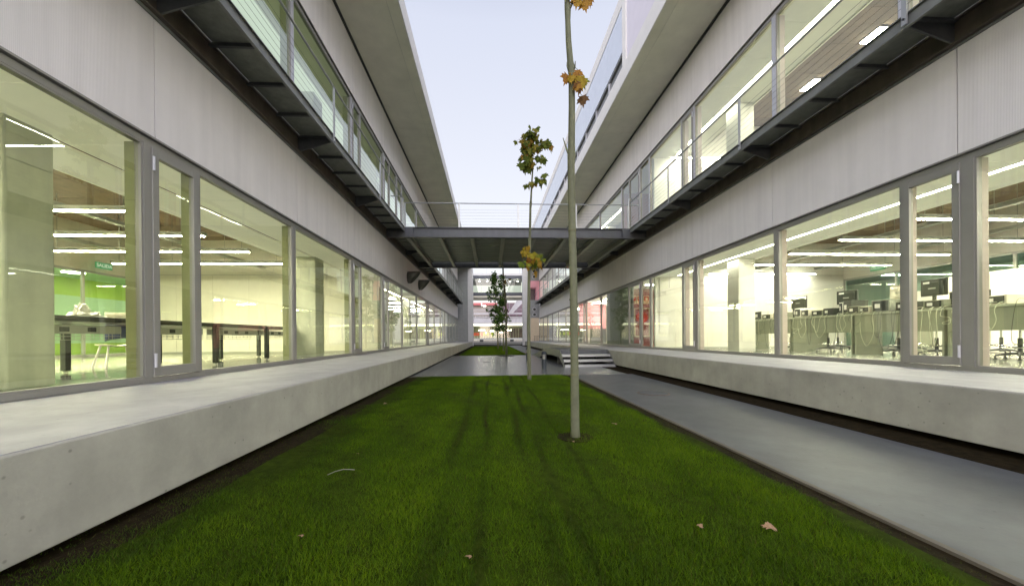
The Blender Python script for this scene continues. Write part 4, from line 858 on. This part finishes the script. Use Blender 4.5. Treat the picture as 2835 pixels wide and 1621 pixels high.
# second tree
t = thing('young_maple', 'second young maple standing before the bridge with a leafy top tuft', 'tree', (.98, 8.89, 0), 'young maples in the lawn')
pts = [(.98, -.02, .055), (.98, .1, .048), (.97, 1.37, .042), (.99, 2.46, .038), (1.01, 3.27, .034), (1.015, 3.42, .045), (1.02, 3.5, .033), (1.04, 4.3, .027), (1.05, 4.42, .033), (1.055, 4.5, .024), (1.085, 5.0, .020), (1.12, 5.4, .015), (1.08, 5.67, .010), (1.04, 6.05, .006)]
MB().tube([(a, 8.89, z) for a, z, _ in pts], [r for _, _, r in pts], 12).build('trunk', M['barkA'], t, smooth=True)
m = MB(); tn = []; sk = MB(); r2 = random.Random(4)
for c, n, sp, sz, tone in (((1.05, 8.89, 6.12), 16, (.15, .14, .06), .20, (.62, .25)), ((.93, 8.85, 5.86), 12, (.09, .1, .09), .21, (.5, .25)), ((1.28, 8.85, 5.88), 12, (.12, .1, .08), .20, (.55, .28)), ((1.45, 8.8, 5.93), 4, (.05, .05, .04), .17, (.7, .2)),
                           ((1.08, 8.85, 5.62), 16, (.15, .12, .09), .20, (.55, .25)), ((.93, 8.8, 5.40), 8, (.07, .08, .08), .20, (.65, .2)), ((1.24, 8.8, 5.52), 6, (.08, .08, .05), .16, (.7, .2)), ((1.38, 8.8, 5.48), 2, (.03, .03, .03), .15, (.8, .1)), ((1.26, 8.8, 5.27), 2, (.02, .03, .03), .12, (.7, .2)),
                           ((1.32, 8.83, 5.02), 8, (.08, .08, .04), .17, (.75, .15)), ((1.08, 8.83, 4.90), 5, (.05, .06, .05), .15, (.5, .25)), ((.93, 8.83, 4.86), 2, (.03, .04, .02), .14, (.7, .1))):
    droop(m, tn, r2, c, int(n * 1.35), [q * .9 for q in sp], sz * 1.12, (tone[0] - .03, tone[1]), sk, .78)
foliage(m, tn, 'foliage', M['leafM'], t)
m = MB(); tn = []
droop(m, tn, r2, (1.10, 8.82, 3.02), 26, (.13, .1, .14), .19, (.68, .28), sk, .85); droop(m, tn, r2, (.92, 8.8, 3.22), 5, (.05, .05, .05), .2, (.62, .05), sk, .8); droop(m, tn, r2, (1.24, 8.78, 2.90), 5, (.05, .05, .07), .19, (.42, .08), sk, .8); droop(m, tn, r2, (.82, 8.8, 2.92), 4, (.05, .05, .05), .19, (.95, .05), sk, .8)
foliage(m, tn, 'low_foliage', M['leafY'], t); sk.build('leaf_stalks', M['barkA'], t)
# far trees
def far_tree(x, y, h, r, tiers, seed, lab, lean=0, barkm='barkB'):
    t = thing('young_maple', lab, 'tree', (x, y, 0), 'young maples in the lawn'); rr = random.Random(seed)
    tp = [(x + lean * k / 8 + rr.uniform(-.03, .03), y, h * k / 8) for k in range(9)]
    MB().tube(tp, [r * (1 - .75 * k / 8) for k in range(9)], 10).build('trunk', M[barkm], t, smooth=True)
    m = MB(); tn = []; br_ = MB()
    for z, w, n in tiers:
        cx = x + lean * z / h
        for k in range(n):
            a = rr.uniform(0, 6.28); d = w * rr.uniform(.15, 1) ; e = Vector((cx + d * math.cos(a), y + d * math.sin(a), z + rr.uniform(-.18, .28) + .1 * d))
            if k % 3 == 0: br_.tube([(cx, y, z - .12), ((cx + e.x) / 2, (y + e.y) / 2, z + .02), e], .008, 5)
            for _ in range(5):
                b = e + Vector((rr.gauss(0, .10), rr.gauss(0, .10), rr.gauss(0, .07)))
                leaf(m, tn, min(1, max(0, rr.gauss(.45, .3))), b, (rr.uniform(-1, 1), rr.uniform(-1, 1), -.7), (rr.uniform(-1, 1), rr.uniform(-1, 1), .1), rr.uniform(.13, .22), .3)
    br_.build('branch', M[barkm], t); foliage(m, tn, 'crown', M['leafG'], t)
far_tree(.77, 33.0, 6.9, .075, ((6.8, .25, 14), (6.3, .30, 18), (5.7, .55, 14), (5.2, .85, 22), (4.6, .75, 14), (3.8, .4, 6), (3.4, 1.0, 24), (2.9, .7, 18), (2.4, .6, 18), (1.9, .35, 8)), 21, 'leafy green maple in the far lawn, tallest dark crown', -.35)
far_tree(1.04, 27.4, 5.7, .06, ((5.5, .2, 8), (5.0, .35, 10), (4.4, .5, 8), (3.9, .35, 10), (3.6, .4, 14), (3.0, .6, 14), (2.5, .55, 14), (2.0, .45, 8), (1.7, .35, 4)), 33, 'leafy green maple in the far lawn just left of the bare trunk', -.05, 'barkA')
far_tree(1.17, 41.5, 4.6, .06, ((4.3, .4, 8), (3.6, .6, 12), (2.8, .5, 8)), 35, 'small farthest maple behind the two leafy ones', 0, 'barkA')
t = thing('bare_trunk_tree', 'slim bare tree trunk rising from a round opening in the cross path', 'tree', (.94, 20.35, 0))
MB().tube([(.94, 20.35, 0), (.92, 20.35, 1.2), (.96, 20.35, 2.4), (.88, 20.35, 3.3), (.87, 20.35, 3.6), (.80, 20.35, 4.4), (.78, 20.35, 5.02)], [.07, .058, .055, .05, .068, .045, .04], 12).build('trunk', M['barkA'], t, smooth=True)
MB().tube([(.78, 20.35, 5.0), (.77, 20.35, 5.4)], .03, 10).build('upper_trunk', M['barkA'], t)
m = MB(); tn = []; droop(m, tn, r2, (.95, 20.3, 4.2), 8, (.12, .1, .12), .16, (.2, .1), None, .7); foliage(m, tn, 'foliage', M['leafM'], t)
struct(MB().cyl((.94, 20.35, .004), .45, .004, n=40), 'tree_pit', M['soil'])
struct(MB().cyl((.9, 3.76, .002), .19, .014, n=30), 'tree_soil', M['soil'])
# ------------------------------------------------------------------ fallen leaves and twigs
fl = [(1.50, 1.84, .070, 'large dry maple leaf lying on the lawn near the right path edge'), (-.1, 1.71, .035, 'small brown leaf at the bottom centre of the lawn'), (-1.0, 1.95, .032, 'brown curled leaf on the lower left lawn'),
      (-1.66, 5.79, .07, 'dry leaf beside the left ledge halfway up the lawn'), (1.5, 4.2, .07, 'dry leaf on the lawn right of the nearest trunk'), (.81, 3.5, .03, 'pale leaf at the foot of the nearest trunk'), (1.13, 1.89, .035, 'brown leaf left of the large dry leaf'), (3.3, 1.75, .03, 'small dark leaf lying on the path near the corner'), (-1.2, 3.3, .024, 'small reddish leaf on the dark left lawn')]
for x, y, s, lab in fl:
    m = MB(); tn = []; a = random.uniform(0, 6.28); leaf(m, tn, .3, (x, y, .045 if x < 2.2 else .012), (math.cos(a), math.sin(a), .15), (-math.sin(a), math.cos(a), .1), s, .5)
    tag(m.build('fallen_leaf', M['dry']), lab, 'leaf', 'fallen leaves')
MB_ = MB().tube([(-1.25, 2.80, .04), (-1.21, 2.84, .05), (-1.16, 2.865, .056), (-1.10, 2.87, .052), (-1.07, 2.865, .05)], .0024, 6).build('twig', M['twig']); tag(MB_, 'pale curved twig lying on the left part of the lawn', 'twig')

# ------------------------------------------------------------------ light
w = bpy.data.worlds.new("World"); sc.world = w; w.use_nodes = True; n = w.node_tree.nodes; L = w.node_tree.links
bg = n['Background']; bg.inputs[1].default_value = 1
sky = n.new('ShaderNodeTexSky'); sky.sky_type = 'NISHITA'; sky.sun_disc = False; sky.sun_elevation = R(6); sky.sun_rotation = R(190)
tc = n.new('ShaderNodeTexCoord'); sp = n.new('ShaderNodeSeparateXYZ'); L.new(tc.outputs['Generated'], sp.inputs[0])
rp = n.new('ShaderNodeValToRGB'); L.new(sp.outputs[2], rp.inputs[0]); e = rp.color_ramp.elements
e[0].position = 0; e[0].color = (.90, .86, .88, 1); e[1].position = .30; e[1].color = (.84, .83, .89, 1)
q = e.new(.66); q.color = (.69, .715, .84, 1); q = e.new(.85); q.color = (.34, .37, .52, 1); q = e.new(1.0); q.color = (.28, .31, .45, 1)
# brighter western sky behind the viewer
mr = n.new('ShaderNodeMapRange'); L.new(sp.outputs[1], mr.inputs[0]); mr.inputs[1].default_value = .25; mr.inputs[2].default_value = -.7; mr.inputs[3].default_value = 1; mr.inputs[4].default_value = 4.7
mu = n.new('ShaderNodeVectorMath'); mu.operation = 'SCALE'; L.new(rp.outputs[0], mu.inputs[0]); L.new(mr.outputs[0], mu.inputs['Scale'])
sk_ = n.new('ShaderNodeVectorMath'); sk_.operation = 'SCALE'; sk_.inputs['Scale'].default_value = .05; L.new(sky.outputs[0], sk_.inputs[0])
ad = n.new('ShaderNodeVectorMath'); ad.operation = 'ADD'; L.new(mu.outputs[0], ad.inputs[0]); L.new(sk_.outputs[0], ad.inputs[1]); L.new(ad.outputs[0], bg.inputs[0])
sl = bpy.data.lights.new('sun', 'SUN'); sl.energy = .35; sl.angle = R(25); sl.color = (1, .93, .88)
so = bpy.data.objects.new('sun', sl); col.objects.link(so); so.rotation_euler = Vector((-.05, .85, -.5)).to_track_quat('-Z', 'Y').to_euler()

# ------------------------------------------------------------------ camera (fitted)
cam = bpy.data.cameras.new('camera'); co = bpy.data.objects.new('camera', cam); col.objects.link(co); sc.camera = co
cam.sensor_width = 36; cam.lens = 988.26 / 2835 * 36; cam.clip_start = .05; cam.clip_end = 2000
cam.shift_x = (1417.5 - 1407.9) / 2835; cam.shift_y = (934.7 - 810.5) / 2835
yaw, roll, pitch = .0523, .0083, -.0017
rx = Vector((math.cos(yaw), -math.sin(yaw), 0)); fw = Vector((math.sin(yaw), math.cos(yaw), 0)); zu = Vector((0, 0, 1))
fw2 = fw * math.cos(pitch) + zu * math.sin(pitch); zu2 = zu * math.cos(pitch) - fw * math.sin(pitch)
right = rx * math.cos(roll) + zu2 * math.sin(roll) * -1; up = rx * math.sin(roll) + zu2 * math.cos(roll)
co.matrix_world = Matrix(((right.x, up.x, -fw2.x, 0), (right.y, up.y, -fw2.y, 0), (right.z, up.z, -fw2.z, CAMZ), (0, 0, 0, 1)))

sc.view_settings.view_transform = 'Standard'; sc.view_settings.look = 'None'; sc.view_settings.exposure = 0
sc.render.engine = 'CYCLES'; sc.cycles.use_denoising = True
sc.cycles.max_bounces = 10; sc.cycles.transparent_max_bounces = 24; sc.cycles.diffuse_bounces = 4; sc.cycles.glossy_bounces = 4; sc.cycles.sample_clamp_indirect = 6
sc.cycles.caustics_reflective = False; sc.cycles.caustics_refractive = False
